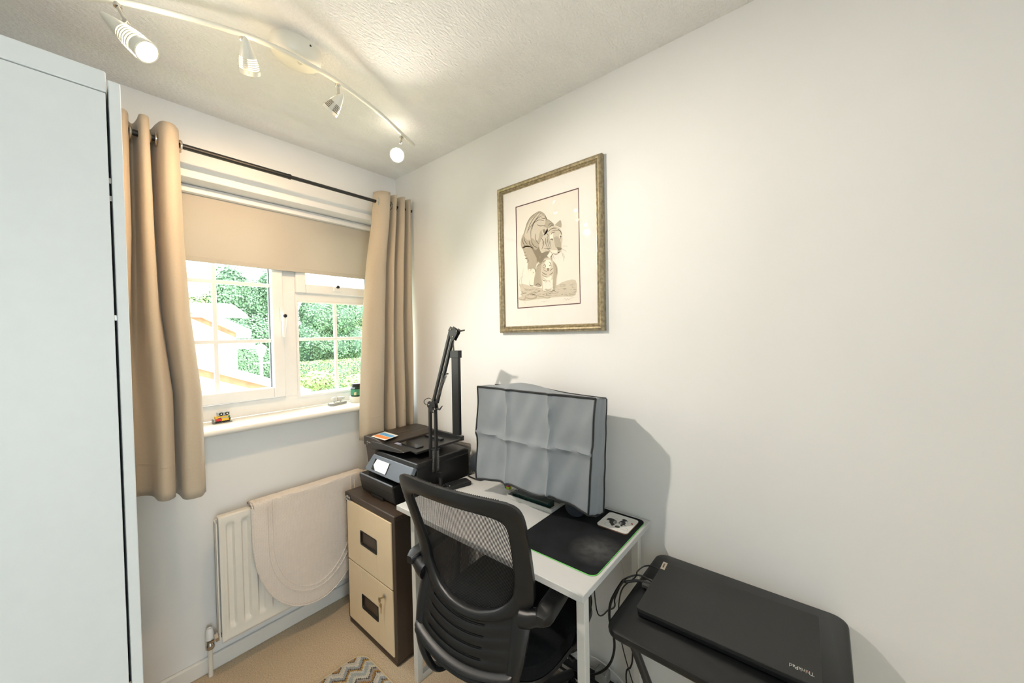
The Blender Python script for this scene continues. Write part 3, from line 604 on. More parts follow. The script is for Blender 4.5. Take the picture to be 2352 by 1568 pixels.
# ---------------------------------------------------------------- desk clamp arm with light bar
ar = empty('boom_stand', (1.04, 1.31, .73), 'black sprung boom stand clamped to the desk beside the printer', 'stand')
AX = 1.040
bm = B(); box(bm, AX-.02, AX+.02, 1.283, 1.318, .7305, .740); box(bm, AX-.02, AX+.02, 1.305, 1.318, .670, .742); box(bm, AX-.02, AX+.02, 1.275, 1.318, .664, .672); tube(bm, [(AX, 1.285, .672), (AX, 1.285, .708)], .005, 8); obj('desk_clamp', bm, blackmetal, ar, bevel=.002)
bm = B(); tube(bm, [(AX, 1.298, .742), (AX, 1.298, .778)], .009, 12); box(bm, AX-.006, AX+.006, 1.288, 1.314, .772, .796); obj('swivel_base', bm, blackmetal, ar)
pA = [at(x, y, 0, AX) for x, y in ((1004, 1095), (1000, 940), (990, 1098), (988, 935))]
lowA = (pA[0], pA[1]); lowB = (pA[2], pA[3])
bm = B()
for a, b in (lowA, lowB): tube(bm, [a, b], .0062, sq=True)
obj('lower_arm', bm, blackmetal, ar, bevel=.001)
eb = [at(x, y, 0, AX) for x, y in ((985, 932), (986, 922), (1000, 916), (1003, 938), (998, 948), (992, 944))]
bm = B()
for dx in (-.010, .008): prism(bm, [p+Vector((dx, 0, 0)) for p in eb], (.002, 0, 0))
tube(bm, [at(998, 935, 0, AX)+Vector((-.014, 0, 0)), at(998, 935, 0, AX)+Vector((.016, 0, 0))], .004, 8); obj('elbow_plate', bm, blackmetal, ar, bevel=.0008)
bm = B()
for px in ((991, 921), (986, 929), (999, 939), (996, 944)): lathe(bm, [(.0032, 0), (.0032, .0025), (.0018, .0035)], at(*px, 0, AX-.011), (-1, 0, 0), 10)
for px in ((1036, 756), (1049, 760), (1040, 773)): lathe(bm, [(.0030, 0), (.0030, .0025), (.0018, .0035)], at(*px, 0, AX-.010), (-1, 0, 0), 10)
lathe(bm, [(.0035, 0), (.0035, .003)], at(989, 1098, 0, AX-.009), (-1, 0, 0), 10); obj('bolt', bm, chrome, ar, smooth=True)
uA = (at(996, 920, 0, AX), at(1034, 762, 0, AX)); uB = (at(1004, 925, 0, AX), at(1041, 772, 0, AX))
bm = B()
for a, b in (uA, uB): tube(bm, [a, b], .0058, sq=True)
obj('upper_arm', bm, blackmetal, ar, bevel=.001)
tp = [at(x, y, 0, AX) for x, y in ((1033, 758), (1038, 749), (1052, 758), (1054, 764), (1044, 783), (1038, 778))]
bm = B()
for dx in (-.009, .007): prism(bm, [p+Vector((dx, 0, 0)) for p in tp], (.002, 0, 0))
obj('top_plate', bm, blackmetal, ar, bevel=.0008)
bm = B(); a = at(1052, 757, 0, AX); tube(bm, [a, at(1058, 760, 0, AX), at(1067, 758, 0, AX)], [.006, .004, .0025], 8); obj('wing_knob', bm, blackmetal, ar, smooth=True)
bm = B(); tube(bm, [at(1002, 938, 0, AX), at(1010, 940, 0, AX), at(1016, 932, 0, AX)], [.005, .004, .002], 8); obj('wing_knob', bm, blackmetal, ar, smooth=True)
def helix(a, b, r, turns, n=10):
    a = Vector(a); b = Vector(b); d = (b-a); t = d.normalized(); n1 = t.orthogonal().normalized(); n2 = t.cross(n1)
    return [a+d*(i/(turns*n))+n1*r*math.cos(2*math.pi*i/n)+n2*r*math.sin(2*math.pi*i/n) for i in range(turns*n+1)]
springm = M('dark_spring_steel', (.16, .15, .14), .3, metal=.9)
bm = B(); a, b = at(995, 1083, 0, AX), at(995, 1034, 0, AX); tube(bm, helix(a, b, .005, 22), .0011, 5); a, b = at(1006, 1080, 0, AX), at(1006, 1034, 0, AX); tube(bm, helix(a, b, .0045, 22), .0010, 5)
a, b = at(1008, 905, 0, AX-.01), at(1024, 862, 0, AX-.01); tube(bm, helix(a, b, .0045, 20), .0010, 5); obj('spring', bm, springm, ar)
bm = B(); tube(bm, [at(990, 1032, 0, AX), at(1010, 1030, 0, AX)], .003, 8); tube(bm, [at(1013, 859, 0, AX), at(1029, 858, 0, AX)], .003, 8); obj('spring_bar', bm, blackmetal, ar)
bm = B(); tube(bm, crom([at(x, y, 0, AX) for x, y in ((992, 917), (984, 914), (976, 918), (974, 924), (979, 929), (986, 931))], 4), .0016, 6); obj('arm_cable', bm, blackm, ar, smooth=True)
lb = empty('light_bar', (1.045, 1.19, .97), 'flat black light bar hanging upright from the sprung arm', 'lamp')
bm = B(); a = at(1036, 806, 0, AX); b = at(1052, 806, 0, AX); c = at(1055, 1000, 0, AX); d = at(1039, 998, 0, AX); prism(bm, [a, b, c, d], (.014, 0, 0)); obj('bar_body', bm, blackr, lb, bevel=.002)
bm = B(); a = at(1033, 805, 0, AX-.003); b = at(1052.5, 805, 0, AX-.003); c = at(1052.5, 822, 0, AX-.003); d = at(1033.5, 822, 0, AX-.003); prism(bm, [a, b, c, d], (.020, 0, 0)); obj('end_cap', bm, blackm, lb, bevel=.0015)
bm = B(); tube(bm, [at(1042, 776, 0, AX), at(1041, 790, 0, AX), at(1042, 807, 0, AX)], [.0035, .003, .0042], 8); obj('hanging_stem', bm, springm, lb, smooth=True)
# ---------------------------------------------------------------- framed tiger print
fm = M('antique_gold_frame', (.36, .30, .19), .38, metal=.65, var=.35, vscale=90, stretch=(1, 1, 1), bump=.2, bscale=300, bdist=.0006)
mountm = M('cream_mount_board', (.84, .81, .76), .9); maroon = M('maroon_bevel', (.10, .035, .04), .7); paper = M('ivory_paper', (.80, .75, .66), .9)
pf = empty('framed_print', (1.30, .888, 1.408), 'framed pencil print of a tiger and cub on the right wall', 'picture')
def fr(off, w0, w1, xw, xf):   # mitred ring: outer rect shrunk by w0..w1, from wall xw to front xf
    y0, y1, z0, z1 = .6265, 1.150, 1.408, 2.070
    o4 = [(y0+w0, z0+w0), (y1-w0, z0+w0), (y1-w0, z1-w0), (y0+w0, z1-w0)]; i4 = [(y0+w1, z0+w1), (y1-w1, z0+w1), (y1-w1, z1-w1), (y0+w1, z1-w1)]
    return o4, i4
bm = B(); profile = [(0, 1.309), (0, 1.292), (.004, 1.286), (.010, 1.284), (.016, 1.287), (.018, 1.2905), (.020, 1.2895), (.022, 1.2915), (.0245, 1.2905), (.027, 1.296), (.029, 1.296), (.029, 1.309)]
rws = []
for w, x in profile:
    y0, y1, z0, z1 = .6265+w, 1.150-w, 1.408+w, 2.070-w; rws.append([(x, y0, z0), (x, y1, z0), (x, y1, z1), (x, y0, z1)])
grid(bm, rws, closed_u=True); obj('frame', bm, fm, pf)
bm = B(); box(bm, 1.3010, 1.309, .64, 1.135, 1.42, 2.055); obj('backing', bm, cork, pf)
IY0, IY1, IZ0, IZ1 = .7285, 1.0495, 1.5155, 1.970
bm = B(); ring_box(bm, .650, 1.128, 1.432, 2.046, 1.128-IY1, IY0-.650, IZ0-1.432, 2.046-IZ1, 0, .001)
for v in bm.verts: v.co = Vector((1.2985+v.co.y, .650+1.128-v.co.x, v.co.z))
obj('mount', bm, mountm, pf)
bm = B(); ring_box(bm, IY0, IY1, IZ0, IZ1, .0042, .0042, .0042, .0042, 0, .001)
for v in bm.verts: v.co = Vector((1.2992+v.co.y, v.co.x, v.co.z))
obj('mount_edge', bm, maroon, pf)
bm = B(); box(bm, 1.3000, 1.3008, .70, 1.08, 1.49, 2.0); obj('paper', bm, paper, pf)
PXX = 1.2998
def tp_(x, y): return at(1160+x/5.806, 450+y/5.806, 0, PXX)
sh1 = M('pencil_light', (.43, .38, .29), .9); sh2 = M('pencil_mid', (.25, .21, .15), .9); sh3 = M('pencil_dark', (.075, .06, .04), .9); shw = M('pencil_pale', (.82, .76, .64), .9); sh0 = M('pencil_wash', (.60, .54, .43), .9)
bm = B(); nn = (-1, 0, 0)
def pg(mi, lift, *pts):
    P = [Vector((x, y, 0)) for x, y in pts]; n = len(P)
    if n > 4:
        Q = crom(P[-2:]+P+P[:2], 3)[6:-6]; pts = [(q.x, q.y) for q in Q[:-1]]
    decal(bm, [tp_(*p) for p in pts], mi, lift, nn)
def st_(mi, w, *pts): stroke(bm, [tp_(*p) for p in pts], w/5.806/851.6*1.55, mi, .00045, nn)
# mats: 0 wash,1 light,2 mid,3 dark,4 pale
pg(0, .0001, (190,1180),(350,1200),(600,1240),(760,1150),(940,1120),(940,1320),(760,1340),(560,1360),(400,1380),(190,1390))
for (cx, cy, rx, ry) in ((350,1340,80,38),(500,1320,70,28),(230,1365,50,26),(560,1350,50,16)):
    pg(1, .00015, *[(cx+rx*math.cos(a), cy+ry*math.sin(a)) for a in [k*math.pi/9 for k in range(18)]]); pg(0, .0002, *[(cx-6+rx*.8*math.cos(a), cy-6+ry*.7*math.sin(a)) for a in [k*math.pi/9 for k in range(18)]])
# mother: body
pg(1, .00018, (440,205),(480,205),(530,240),(560,300),(620,350),(660,390),(600,470),(560,520),(520,600),(480,700),(520,760),(460,860),(430,900),(410,760),(350,690),(280,680),(230,700),(210,640),(220,560),(260,470),(290,360),(330,290),(380,240))
pg(0, .00022, (420,240),(480,240),(540,310),(520,400),(470,470),(450,560),(420,600),(360,560),(330,600),(270,560),(260,520),(300,400),(350,300))
pg(1, .00018, (230,690),(300,660),(370,690),(410,760),(430,860),(410,950),(400,1080),(380,1190),(330,1190),(325,1060),(300,960),(300,880),(250,760))
pg(4, .00024, (310,980),(400,980),(390,1100),(375,1190),(335,1190),(325,1080))
pg(2, .00022, (350,690),(410,720),(470,660),(500,700),(470,800),(430,880),(420,800))
# head
pg(0, .00026, (560,440),(640,400),(720,420),(760,500),(765,600),(750,660),(755,720),(700,780),(650,780),(600,740),(540,740),(490,760),(460,700),(460,640),(500,540))
pg(1, .0003, (650,560),(700,540),(740,600),(750,680),(700,700),(660,660))
pg(4, .0003, (600,500),(640,500),(640,560),(600,570)); pg(4, .0003, (720,500),(750,510),(745,560),(725,560))
pg(2, .00032, (690,680),(755,690),(750,715),(705,722)); pg(4, .0003, (600,720),(700,725),(690,775),(640,775))
pg(1, .0003, (665,390),(700,350),(745,325),(750,420),(700,400)); pg(0, .00026, (480,440),(520,415),(560,430),(570,470),(530,520),(490,500)); pg(2, .0003, (500,450),(530,440),(545,470),(520,500))
# chest between and cub
pg(2, .0002, (480,760),(590,720),(640,780),(560,830),(500,880),(440,880))
pg(1, .0002, (420,940),(500,880),(480,1040),(490,1200),(400,1200),(390,1150))
pg(0, .00026, (490,880),(520,830),(600,820),(640,860),(690,920),(705,1000),(690,1100),(680,1240),(620,1280),(600,1150),(560,1140),(540,1180),(550,1280),(500,1270),(490,1150),(470,1000))
pg(1, .0003, (640,870),(690,930),(700,1020),(680,1120),(670,1240),(640,1240),(640,1100),(650,980)); pg(4, .00032, (500,1070),(560,1090),(620,1060),(610,1120),(540,1120)); pg(4, .00032, (500,1100),(540,1120),(545,1260),(510,1260)); pg(4, .00032, (600,1120),(635,1110),(640,1240),(615,1260))
pg(4, .00033, (540,860),(600,850),(620,900),(600,960),(550,960),(520,920)); pg(2, .00036, (560,960),(590,960),(585,1000),(565,1000))
pg(2, .0003, (440,870),(470,820),(520,830),(500,880),(460,900)); pg(4, .0003, (560,800),(600,740),(630,770),(600,830))
# stripes
for s in (((455,215),(380,300),(330,390),(290,500)),((480,225),(400,330),(300,470)),((430,215),(340,290),(290,380),(250,510)),((500,260),(430,300),(385,360),(360,450)),((520,330),(450,320),(380,370),(345,470),(350,600)),
          ((250,540),(265,600),(300,650)),((235,560),(240,620),(270,670)),((320,580),(330,640),(380,690)),((350,600),(380,660),(430,690)),((410,500),(405,570),(450,640)),((430,380),(470,400),(540,390)),((480,290),(520,300),(555,290)),((540,260),(550,300),(545,330)),
          ((560,310),(610,340),(650,380)),((575,400),(600,370),(640,380)),((590,420),(620,395),(650,400)),((250,750),(280,755)),((255,790),(295,795)),((265,835),(305,828)),((290,890),(310,870),(305,840)),((330,960),(350,975),(330,1000)),((390,970),(410,990),(405,1020)),((370,1010),(385,1030)),
          ((540,560),(545,610),(530,660)),((560,540),(565,610),(545,680)),((580,560),(590,630),(570,680)),((520,600),(510,660),(490,710)),((600,600),(610,650),(590,690)),((560,690),(590,700),(620,690)),((600,450),(640,430),(690,430)),((620,470),(660,455),(720,460)),((610,520),(630,490),(670,480)),((700,440),(740,470),(755,520)),((730,500),(740,540),(735,580)),((570,480),(590,460),(610,440)),((555,500),(575,520),(570,560)),
          ((520,700),(560,700),(600,730)),((480,560),(510,600),(500,640)),((330,1180),(350,1195),(380,1195)),((410,1190),(440,1170),(480,1195)),((620,1270),(650,1260),(680,1275)),
          ((500,900),(520,870),(545,860)),((500,940),(520,960),(540,950)),((510,980),(540,1000),(560,1010)),((490,1010),(530,1040),(560,1040)),((600,1000),(620,980),(640,960)),((590,1050),(630,1030),(640,1010)),((490,1040),(520,1070),(560,1080)),((660,900),(685,960),(690,1040)),((600,830),(620,800),(625,860)),((500,860),(520,830),(540,835)),((590,880),(610,900),(615,940)),((510,930),(530,915),(545,925)),((430,940),(470,910),(500,890)),((500,1110),(520,1130),(540,1130))):
    st_(3 if random.random() < .62 else 2, 8, *s)
for s in (((605,585),(625,575),(640,590)),((730,545),(745,540),(752,550)),((705,740),(715,755),(740,735)),((530,930),(545,940)),((590,930),(605,925))): st_(3, 11, *s)
for s in (((700,700),(720,725),(755,700)),((640,760),(670,775),(700,770))): st_(3, 6, *s)
for s in (((760,670),(800,665),(835,670)),((755,700),(790,720),(820,740)),((750,730),(770,790),(785,870)),((770,760),(790,800),(795,830)),((640,780),(650,820),(660,850)),((250,1230),(220,1150),(230,1060),(250,960)),((200,1220),(195,1120),(240,1070)),((190,1240),(240,1290),(290,1300))): st_(2, 3, *s)
random.seed(3)
for k in range(150):
    x = random.uniform(195, 930); y = random.uniform(1170 if x > 620 else 1230, 1330); L = random.uniform(15, 45)
    st_(random.choice((1, 2, 2)), random.uniform(2.5, 5), (x, y), (x+L/2, y+random.uniform(-4, 3)), (x+L, y+random.uniform(-6, 2)))
for s in (((250,1430),(265,1420),(280,1430)),((480,1415),(500,1400),(520,1412),(545,1400),(595,1398)),((780,1390),(800,1360),(815,1390),(835,1365),(850,1385),(880,1360),(930,1355))): st_(1, 3.5, *s)
obj('tiger_drawing', bm, [sh0, sh1, sh2, sh3, shw], pf, recalc=False)
pgl = bpy.data.materials.new('picture_glass'); pgl.use_nodes = True
nt = pgl.node_tree; nt.nodes.clear(); o_ = nt.nodes.new('ShaderNodeOutputMaterial'); mx = nt.nodes.new('ShaderNodeMixShader'); tr = nt.nodes.new('ShaderNodeBsdfTransparent'); gl = nt.nodes.new('ShaderNodeBsdfGlossy'); gl.inputs['Roughness'].default_value = .012
lw = schlick(nt, .03); nt.links.new(lw.outputs[0], mx.inputs[0]); nt.links.new(tr.outputs[0], mx.inputs[1]); nt.links.new(gl.outputs[0], mx.inputs[2]); nt.links.new(mx.outputs[0], o_.inputs[0])
bm = B(); box(bm, 1.2960, 1.2972, .652, 1.126, 1.434, 2.044); obj('picture_glass', bm, pgl, pf)
# ---------------------------------------------------------------- spotlight bar
lampw = M('cream_enamel', (.80, .78, .68), .28)
sl = empty('spotlight_bar', (.52, 1.28, 2.36), 'curved cream ceiling bar carrying four cone spotlights', 'ceiling light')
BZ = 2.285
bar = crom([at(x, y, 2, BZ) for x, y in ((120, -20), (200, -6), (275, 3), (400, 33), (480, 55), (560, 80), (620, 103), (700, 143), (780, 190), (860, 250), (921, 305), (950, 333))], 5)
bm = B(); tube(bm, bar, .0075, 12); obj('bar', bm, lampw, sl, smooth=True)
bm = B(); cx, cy = .505, 1.318; rings = []
for rx, z in ((1.0, 2.36), (1.0, 2.336), (.985, 2.324), (.93, 2.313), (.80, 2.304), (.55, 2.2985), (.2, 2.297)):
    rings.append([(cx+.076*rx*math.cos(a)*1.0, cy+.056*rx*math.sin(a), z) for a in [2*math.pi*k/36 for k in range(36)]])
R = grid(bm, rings, closed_u=True); bm.faces.new(R[-1]); cn = obj('ceiling_rose', bm, lampw, sl, smooth=True, recalc=False)
bm = B(); lathe(bm, [(.003, 0), (.003, .001)], Vector((.528, 1.2645, 2.345))+Vector((0, -.0, 0)), (.3, -1, 0), 12); obj('screw', bm, darkrec, cn)
bm = B(); tube(bm, [(.505, 1.29, 2.292), (.505, 1.30, 2.306)], .008, 10); obj('rose_stem', bm, lampw, sl)
def spot(att, joint, tip, mouth, rm, glow, watts, lit=1.0, WARM=(1, .66, .38)):
    """att on the bar, joint under it, tip and mouth of the cone"""
    att, joint, tip, mouth = map(Vector, (att, joint, tip, mouth)); ax = (mouth-tip).normalized(); L = (mouth-tip).length
    hd = empty('spotlight_head', joint-wloc(sl)); hd.parent = sl
    bm = B(); lathe(bm, [(.0085, 0), (.0085, .010)], att-Vector((0, 0, .014)), seg=14); tube(bm, [att-Vector((0, 0, .012)), joint], .0048, 10); lathe(bm, [(.006, -.005), (.0065, 0), (.006, .005)], joint, (ax.cross(Vector((0, 0, 1)))), 12); obj('knuckle', bm, chrome, hd, smooth=True)
    body = [(.001, 0), (rm*.22, .010*L/.15), (rm*.38, .026*L/.15), (rm*.56, .048*L/.15), (rm*.76, .078*L/.15)]; r0 = rm*.76
    # ribbed vented zone
    vz0, vz1 = .078*L/.15, .128*L/.15; nrib = 6; pr_ = []
    for i in range(nrib):
        z = lerp(vz0, vz1, i/nrib); r = r0+(rm*.95-r0)*(1-(1-i/nrib)**1.8); dz = (vz1-vz0)/nrib
        pr_ += [(r, z), (r+.0005, z+dz*.45), (r-.0015, z+dz*.5), (r-.0015, z+dz*.92)]
    bm = B(); full = body+pr_+[(rm*.93, vz1), (rm*.98, L-.012), (rm*.965, L-.0115), (rm, L-.011), (rm, L), (rm*.88, L), (rm*.86, L-.012)]
    lathe(bm, full, tip, ax, 28, cap=False)
    for f in bm.faces:
        c = f.calc_center_median(); h = (c-tip).dot(ax)
        if vz0 < h < vz1:
            i = int((h-vz0)/((vz1-vz0)/nrib)); fr_ = ((h-vz0)/((vz1-vz0)/nrib)) % 1
            d = c-tip-ax*h; ang = math.atan2(d.dot(ax.cross(Vector((.3, .5, .8))).normalized()), d.dot(ax.cross(ax.cross(Vector((.3, .5, .8)))).normalized()))
            if fr_ > .52 and (math.degrees(ang)+360) % 120 < 92: f.material_index = 1
    obj('shade', bm, [lampw, glowv if lit > .5 else darkv], hd, smooth=True, recalc=True)
    em = M('lamp_face', (1, .9, .7), .4, emit=(1, .84, .58), estr=glow)
    bm = B(); lathe(bm, [(rm*.86, 0), (rm*.5, .002), (.001, .003)], tip+ax*(L-.011), ax, 24); obj('lamp', bm, em, hd, smooth=True)
    q = Vector((0, 0, -1)).rotation_difference(ax)
    l = light('spotlight', 'SPOT', mouth+ax*.004-joint, (0, 0, 0), watts, WARM, hd, spot_size=math.radians(115), spot_blend=.75, shadow_soft_size=.018); l.rotation_mode = 'QUATERNION'; l.rotation_quaternion = q
    l = light('spill', 'POINT', tip+ax*(vz0*.5+vz1*.5)+Vector((0, 0, -rm*1.2))-joint, (0, 0, 0), watts*.008, WARM, hd, shadow_soft_size=.012)
    # light leaking up through the vents
    l = light('vent_glow', 'POINT', tip+ax*(vz1)+Vector((0, 0, rm*1.5))-joint, (0, 0, 0), watts*.011, WARM, hd, shadow_soft_size=.012)
    return hd
glowv = M('glowing_vents', (1, .9, .7), .4, emit=(1, .82, .5), estr=2.2); darkv = M('dark_vents', (.09, .075, .05), .6)
J1 = at(290, 50, 2, 2.215)
spot(at(270, 4, 2, BZ), J1, at(228, 26, 2, 2.235), at(338, 120, 2, 2.135), .028, 14, 44, WARM=(1, .90, .79))
A2 = at(558, 82, 2, BZ); spot(A2, A2+Vector((.003, 0, -.032)), at(562, 82, 2, 2.243), at(575, 168, 2, 2.184), .026, 8, 10)
A3 = at(776, 190, 2, BZ); spot(A3, A3+Vector((.003, 0, -.042)), at(788, 215, 2, 2.232), at(757, 256, 2, 2.180), .026, 8, 10, 0)
A4 = at(922, 312, 2, BZ); J4 = A4+Vector((-.004, 0, -.030)); mo4 = at(912, 356, 2, 2.215); d4 = (Vector(CAM)-mo4).normalized(); spot(A4, J4, mo4-d4*.135, mo4, .033, 40, 13, WARM=(1, .91, .81))
# ---------------------------------------------------------------- rug
rg = M('zigzag_rug', (.5, .48, .42), .95, bump=.8, bscale=260, bdist=.004, sheen=.1, spec=.1)
N_, L_, b_ = nodes(rg); tc = N_.new('ShaderNodeTexCoord'); sx_ = N_.new('ShaderNodeSeparateXYZ'); L_.new(tc.outputs['Object'], sx_.inputs[0])
def math_(op, a, b=None, c=None):
    n = N_.new('ShaderNodeMath'); n.operation = op
    for i, v in enumerate((a, b, c)):
        if v is None: continue
        if isinstance(v, (int, float)): n.inputs[i].default_value = v
        else: L_.new(v, n.inputs[i])
    return n.outputs[0]
def snap(v, s): return math_('MULTIPLY', math_('FLOOR', math_('DIVIDE', v, s)), s)
xq = snap(sx_.outputs[0], .0055); yq = snap(sx_.outputs[1], .0045)
tri = math_('PINGPONG', xq, .033)
v = math_('FRACT', math_('DIVIDE', math_('ADD', yq, tri), .15))
cr = N_.new('ShaderNodeValToRGB'); cr.color_ramp.interpolation = 'CONSTANT'; L_.new(v, cr.inputs[0])
cols = [(0, (.50, .47, .40)), (.09, (.10, .085, .075)), (.13, (.36, .20, .07)), (.20, (.32, .29, .26)), (.30, (.10, .095, .09)), (.34, (.55, .53, .46)), (.46, (.34, .38, .38)), (.60, (.52, .51, .45)), (.68, (.40, .24, .07)), (.75, (.11, .09, .075)), (.79, (.30, .33, .35)), (.90, (.58, .56, .50))]
while len(cr.color_ramp.elements) > 1: cr.color_ramp.elements.remove(cr.color_ramp.elements[0])
cr.color_ramp.elements[0].position = 0; cr.color_ramp.elements[0].color = (*cols[0][1], 1)
for p_, c_ in cols[1:]: e = cr.color_ramp.elements.new(p_); e.color = (*c_, 1)
nz = N_.new('ShaderNodeTexNoise'); nz.inputs['Scale'].default_value = 420; L_.new(tc.outputs['Object'], nz.inputs[0])
mxn = N_.new('ShaderNodeMix'); mxn.data_type = 'RGBA'; mxn.blend_type = 'OVERLAY'; mxn.inputs[0].default_value = .75; L_.new(cr.outputs[0], mxn.inputs[6]); L_.new(nz.outputs[0], mxn.inputs[7]); L_.new(mxn.outputs[2], b_.inputs['Base Color'])
bm = B(); rp = rrect(.10, .802, .35, 1.572, .06, 8); rbox(bm, .10, .802, .35, 1.572, 0, .006, .06, 8); rug = obj('rug', bm, rg); tag(rug, 'grey and mustard zigzag patterned rug on the beige carpet', 'rug')
bm = B(); tube(bm, [(x, y, .004) for x, y in rp], .0045, 8, closed=True); obj('rug_binding', bm, M('beige_binding', (.55, .44, .28), .9), rug, smooth=True)
# ---------------------------------------------------------------- office chair
RZc = math.radians(6); Fv = Vector((math.cos(RZc), math.sin(RZc), 0)); Lv = Vector((-math.sin(RZc), math.cos(RZc), 0))
ch_loc = Vector((.685, .806, .006))+Fv*.24
ch = empty('office_chair', ch_loc, 'black mesh back office chair with armrests pulled up to the desk', 'chair', rz=RZc)
CZs = [.34, .38, .45, .55, .64, .72, .80, .88, .97]; CDs = [.06, .038, .030, .055, .085, .080, .055, .028, 0.]
def csurf(u, z, off=0):   # local point of the back surface; off>0 to the rear
    d = interp(z, CZs, CDs)
    # smooth the profile
    d = .5*d+.25*interp(z-.03, CZs, CDs)+.25*interp(z+.03, CZs, CDs)
    d += .55*(u*u-.05)
    return Vector((d-.24-off, u, z))
def W_out(z): return interp(z, [.36, .40, .45, .52, .58, .64, .70, .78, .87, .93, .955, .967], [.135, .165, .190, .205, .210, .211, .220, .226, .232, .231, .222, .205])
# opening contour (right half, from top centre clockwise) then mirrored
opn = [(0, .918), (.07, .918), (.13, .916), (.165, .908), (.180, .888), (.178, .84), (.172, .78), (.165, .72), (.157, .675), (.135, .645), (.10, .622), (.05, .607), (0, .603)]
out = [(0, .970), (.08, .970), (.16, .969), (.210, .963), (.231, .935), (.232, .87), (.227, .79), (.222, .72), (.213, .66), (.160, .618), (.112, .597), (.055, .583), (0, .579)]
def mirror(h): return [(u, z) for u, z in h]+[(-u, z) for u, z in h[-2:0:-1]]
def dens(h, n=4):
    P = crom([(u, z, 0) for u, z in h], n); return [(p.x, p.y) for p in P]
oi = mirror(dens(opn)); oo = mirror(dens(out)); n_ = len(oi)
def thick_ring(bm, A, Bc, th, K=6, crown=.006):
    """band between contour A (outer) and B (inner) with a rounded rear face"""
    rws = []
    for k in range(K+1):
        t = k/K; rws.append([csurf(lerp(a[0], b[0], t), lerp(a[1], b[1], t), th*.5*1+crown*math.sin(math.pi*t)**.7) for a, b in zip(A, Bc)])
    for k in range(K, -1, -1):
        t = k/K; rws.append([csurf(lerp(a[0], b[0], t), lerp(a[1], b[1], t), -th*.5) for a, b in zip(A, Bc)])
    grid(bm, rws+[rws[0]], closed_u=True)
bm = B(); thick_ring(bm, oo, oi, .016, 6, .007)
# lower side stiles running down and under the seat
for s in (1, -1):
    rws = []
    for i in range(26):
        z = lerp(.70, .375, i/25); wo = W_out(z); wi = wo-interp(z, [.375, .42, .50, .60, .70], [.045, .04, .043, .055, .052])
        prof = [(wo, -.012), (wo+.001, .004), (lerp(wo, wi, .25), .013), (lerp(wo, wi, .6), .014), (wi, .008), (wi, -.010)]
        rws.append([csurf(s*u, z, d) for u, d in prof])
    # curve forward under the seat
    last = rws[-1]
    for (dx, dz) in ((.015, -.022), (.045, -.034), (.09, -.036)):
        rws.append([Vector((p.x+dx, p.y*(1-dx*1.5), p.z+dz+(.006 if j in (0, 5) else 0))) for j, p in enumerate(last)])
    R = grid(bm, rws, closed_u=True); bm.faces.new(R[0]); bm.faces.new(R[-1])
# bottom bar and slats
def sag(u): return 1.15*u*u
def slat(zc, w, us=.185, crown=.006, th=.012, tilt=.0):
    rws = []
    for i in range(29):
        u = lerp(-us, us, i/28); z = zc+sag(u)*.85
        row = []
        for (dz, d) in ((w/2, th*.2), (w*.25, th*.5+crown), (-w*.1, th*.5+crown*1.2+tilt), (-w/2, th*.3+tilt), (-w/2, -th*.5+tilt), (w/2, -th*.5)): row.append(csurf(u, z+dz, d))
        rws.append(row)
    R = grid(bm, rws, closed_u=True); bm.faces.new(R[0]); bm.faces.new(R[-1])
slat(.458, .022, .185, .008, .016, .010); slat(.436, .026, .19, .006, .016, .004)
def lumbar(bm, th):
    vv = [0.]; kinds = []
    for k in range(5):
        for d, kd in ((.10, 0), (.30, 0), (.42, 0), (.18, 1)): vv.append(vv[-1]+d); kinds.append(kd if k < 5 else 0)
    n = len(vv); us = [lerp(-.185, .185, q/40) for q in range(41)]; R = []
    for q, v in enumerate(vv):
        f = (v % 1.0); t = v/vv[-1]; row = []
        for u in us:
            z = lerp(.596+1.15*u*u, .462+.90*u*u, t); rib = .0045*math.exp(-((f-.25)/.28)**2)*(1-.9*(abs(u)/.185)**3)
            row.append(csurf(u, z, th+rib))
        R.append([bm.verts.new(p) for p in row])
    for q in range(n-1):
        for k in range(40):
            if kinds[q] == 1 and -.085 < (us[k]+us[k+1])/2-.0 < .125: continue
            bm.faces.new((R[q][k], R[q][k+1], R[q+1][k+1], R[q+1][k]))
lumbar(bm, .005); lumbar(bm, -.001)
bf_ = obj('back_frame', bm, blackr, ch, smooth=True, local=True); bf_.modifiers.new('sub', 'SUBSURF').render_levels = 1
# mesh fabric
meshm = bpy.data.materials.new('black_mesh_fabric'); meshm.use_nodes = True; nt = meshm.node_tree; N_ = nt.nodes; L_ = nt.links; b_ = N_['Principled BSDF']
b_.inputs['Base Color'].default_value = (.012, .012, .013, 1); b_.inputs['Roughness'].default_value = .6
tc = N_.new('ShaderNodeTexCoord'); sx_ = N_.new('ShaderNodeSeparateXYZ'); L_.new(tc.outputs['Object'], sx_.inputs[0])
def hole(a, b, period):   # 1 inside the gap
    s = math_('ADD', math_('MULTIPLY', sx_.outputs[1], a), math_('MULTIPLY', sx_.outputs[2], b)); return math_('FRACT', math_('DIVIDE', s, period))
s1 = hole(1, .45, .0043); s2 = hole(-.3, 1, .0034)
g1 = math_('LESS_THAN', s1, .50); g2 = math_('LESS_THAN', s2, .74); g = math_('MULTIPLY', g1, g2)
trn = N_.new('ShaderNodeBsdfTransparent'); mxs = N_.new('ShaderNodeMixShader'); L_.new(g, mxs.inputs[0]); L_.new(b_.outputs[0], mxs.inputs[1]); L_.new(trn.outputs[0], mxs.inputs[2]); L_.new(mxs.outputs[0], N_['Material Output'].inputs[0])
bm = B(); rws = []
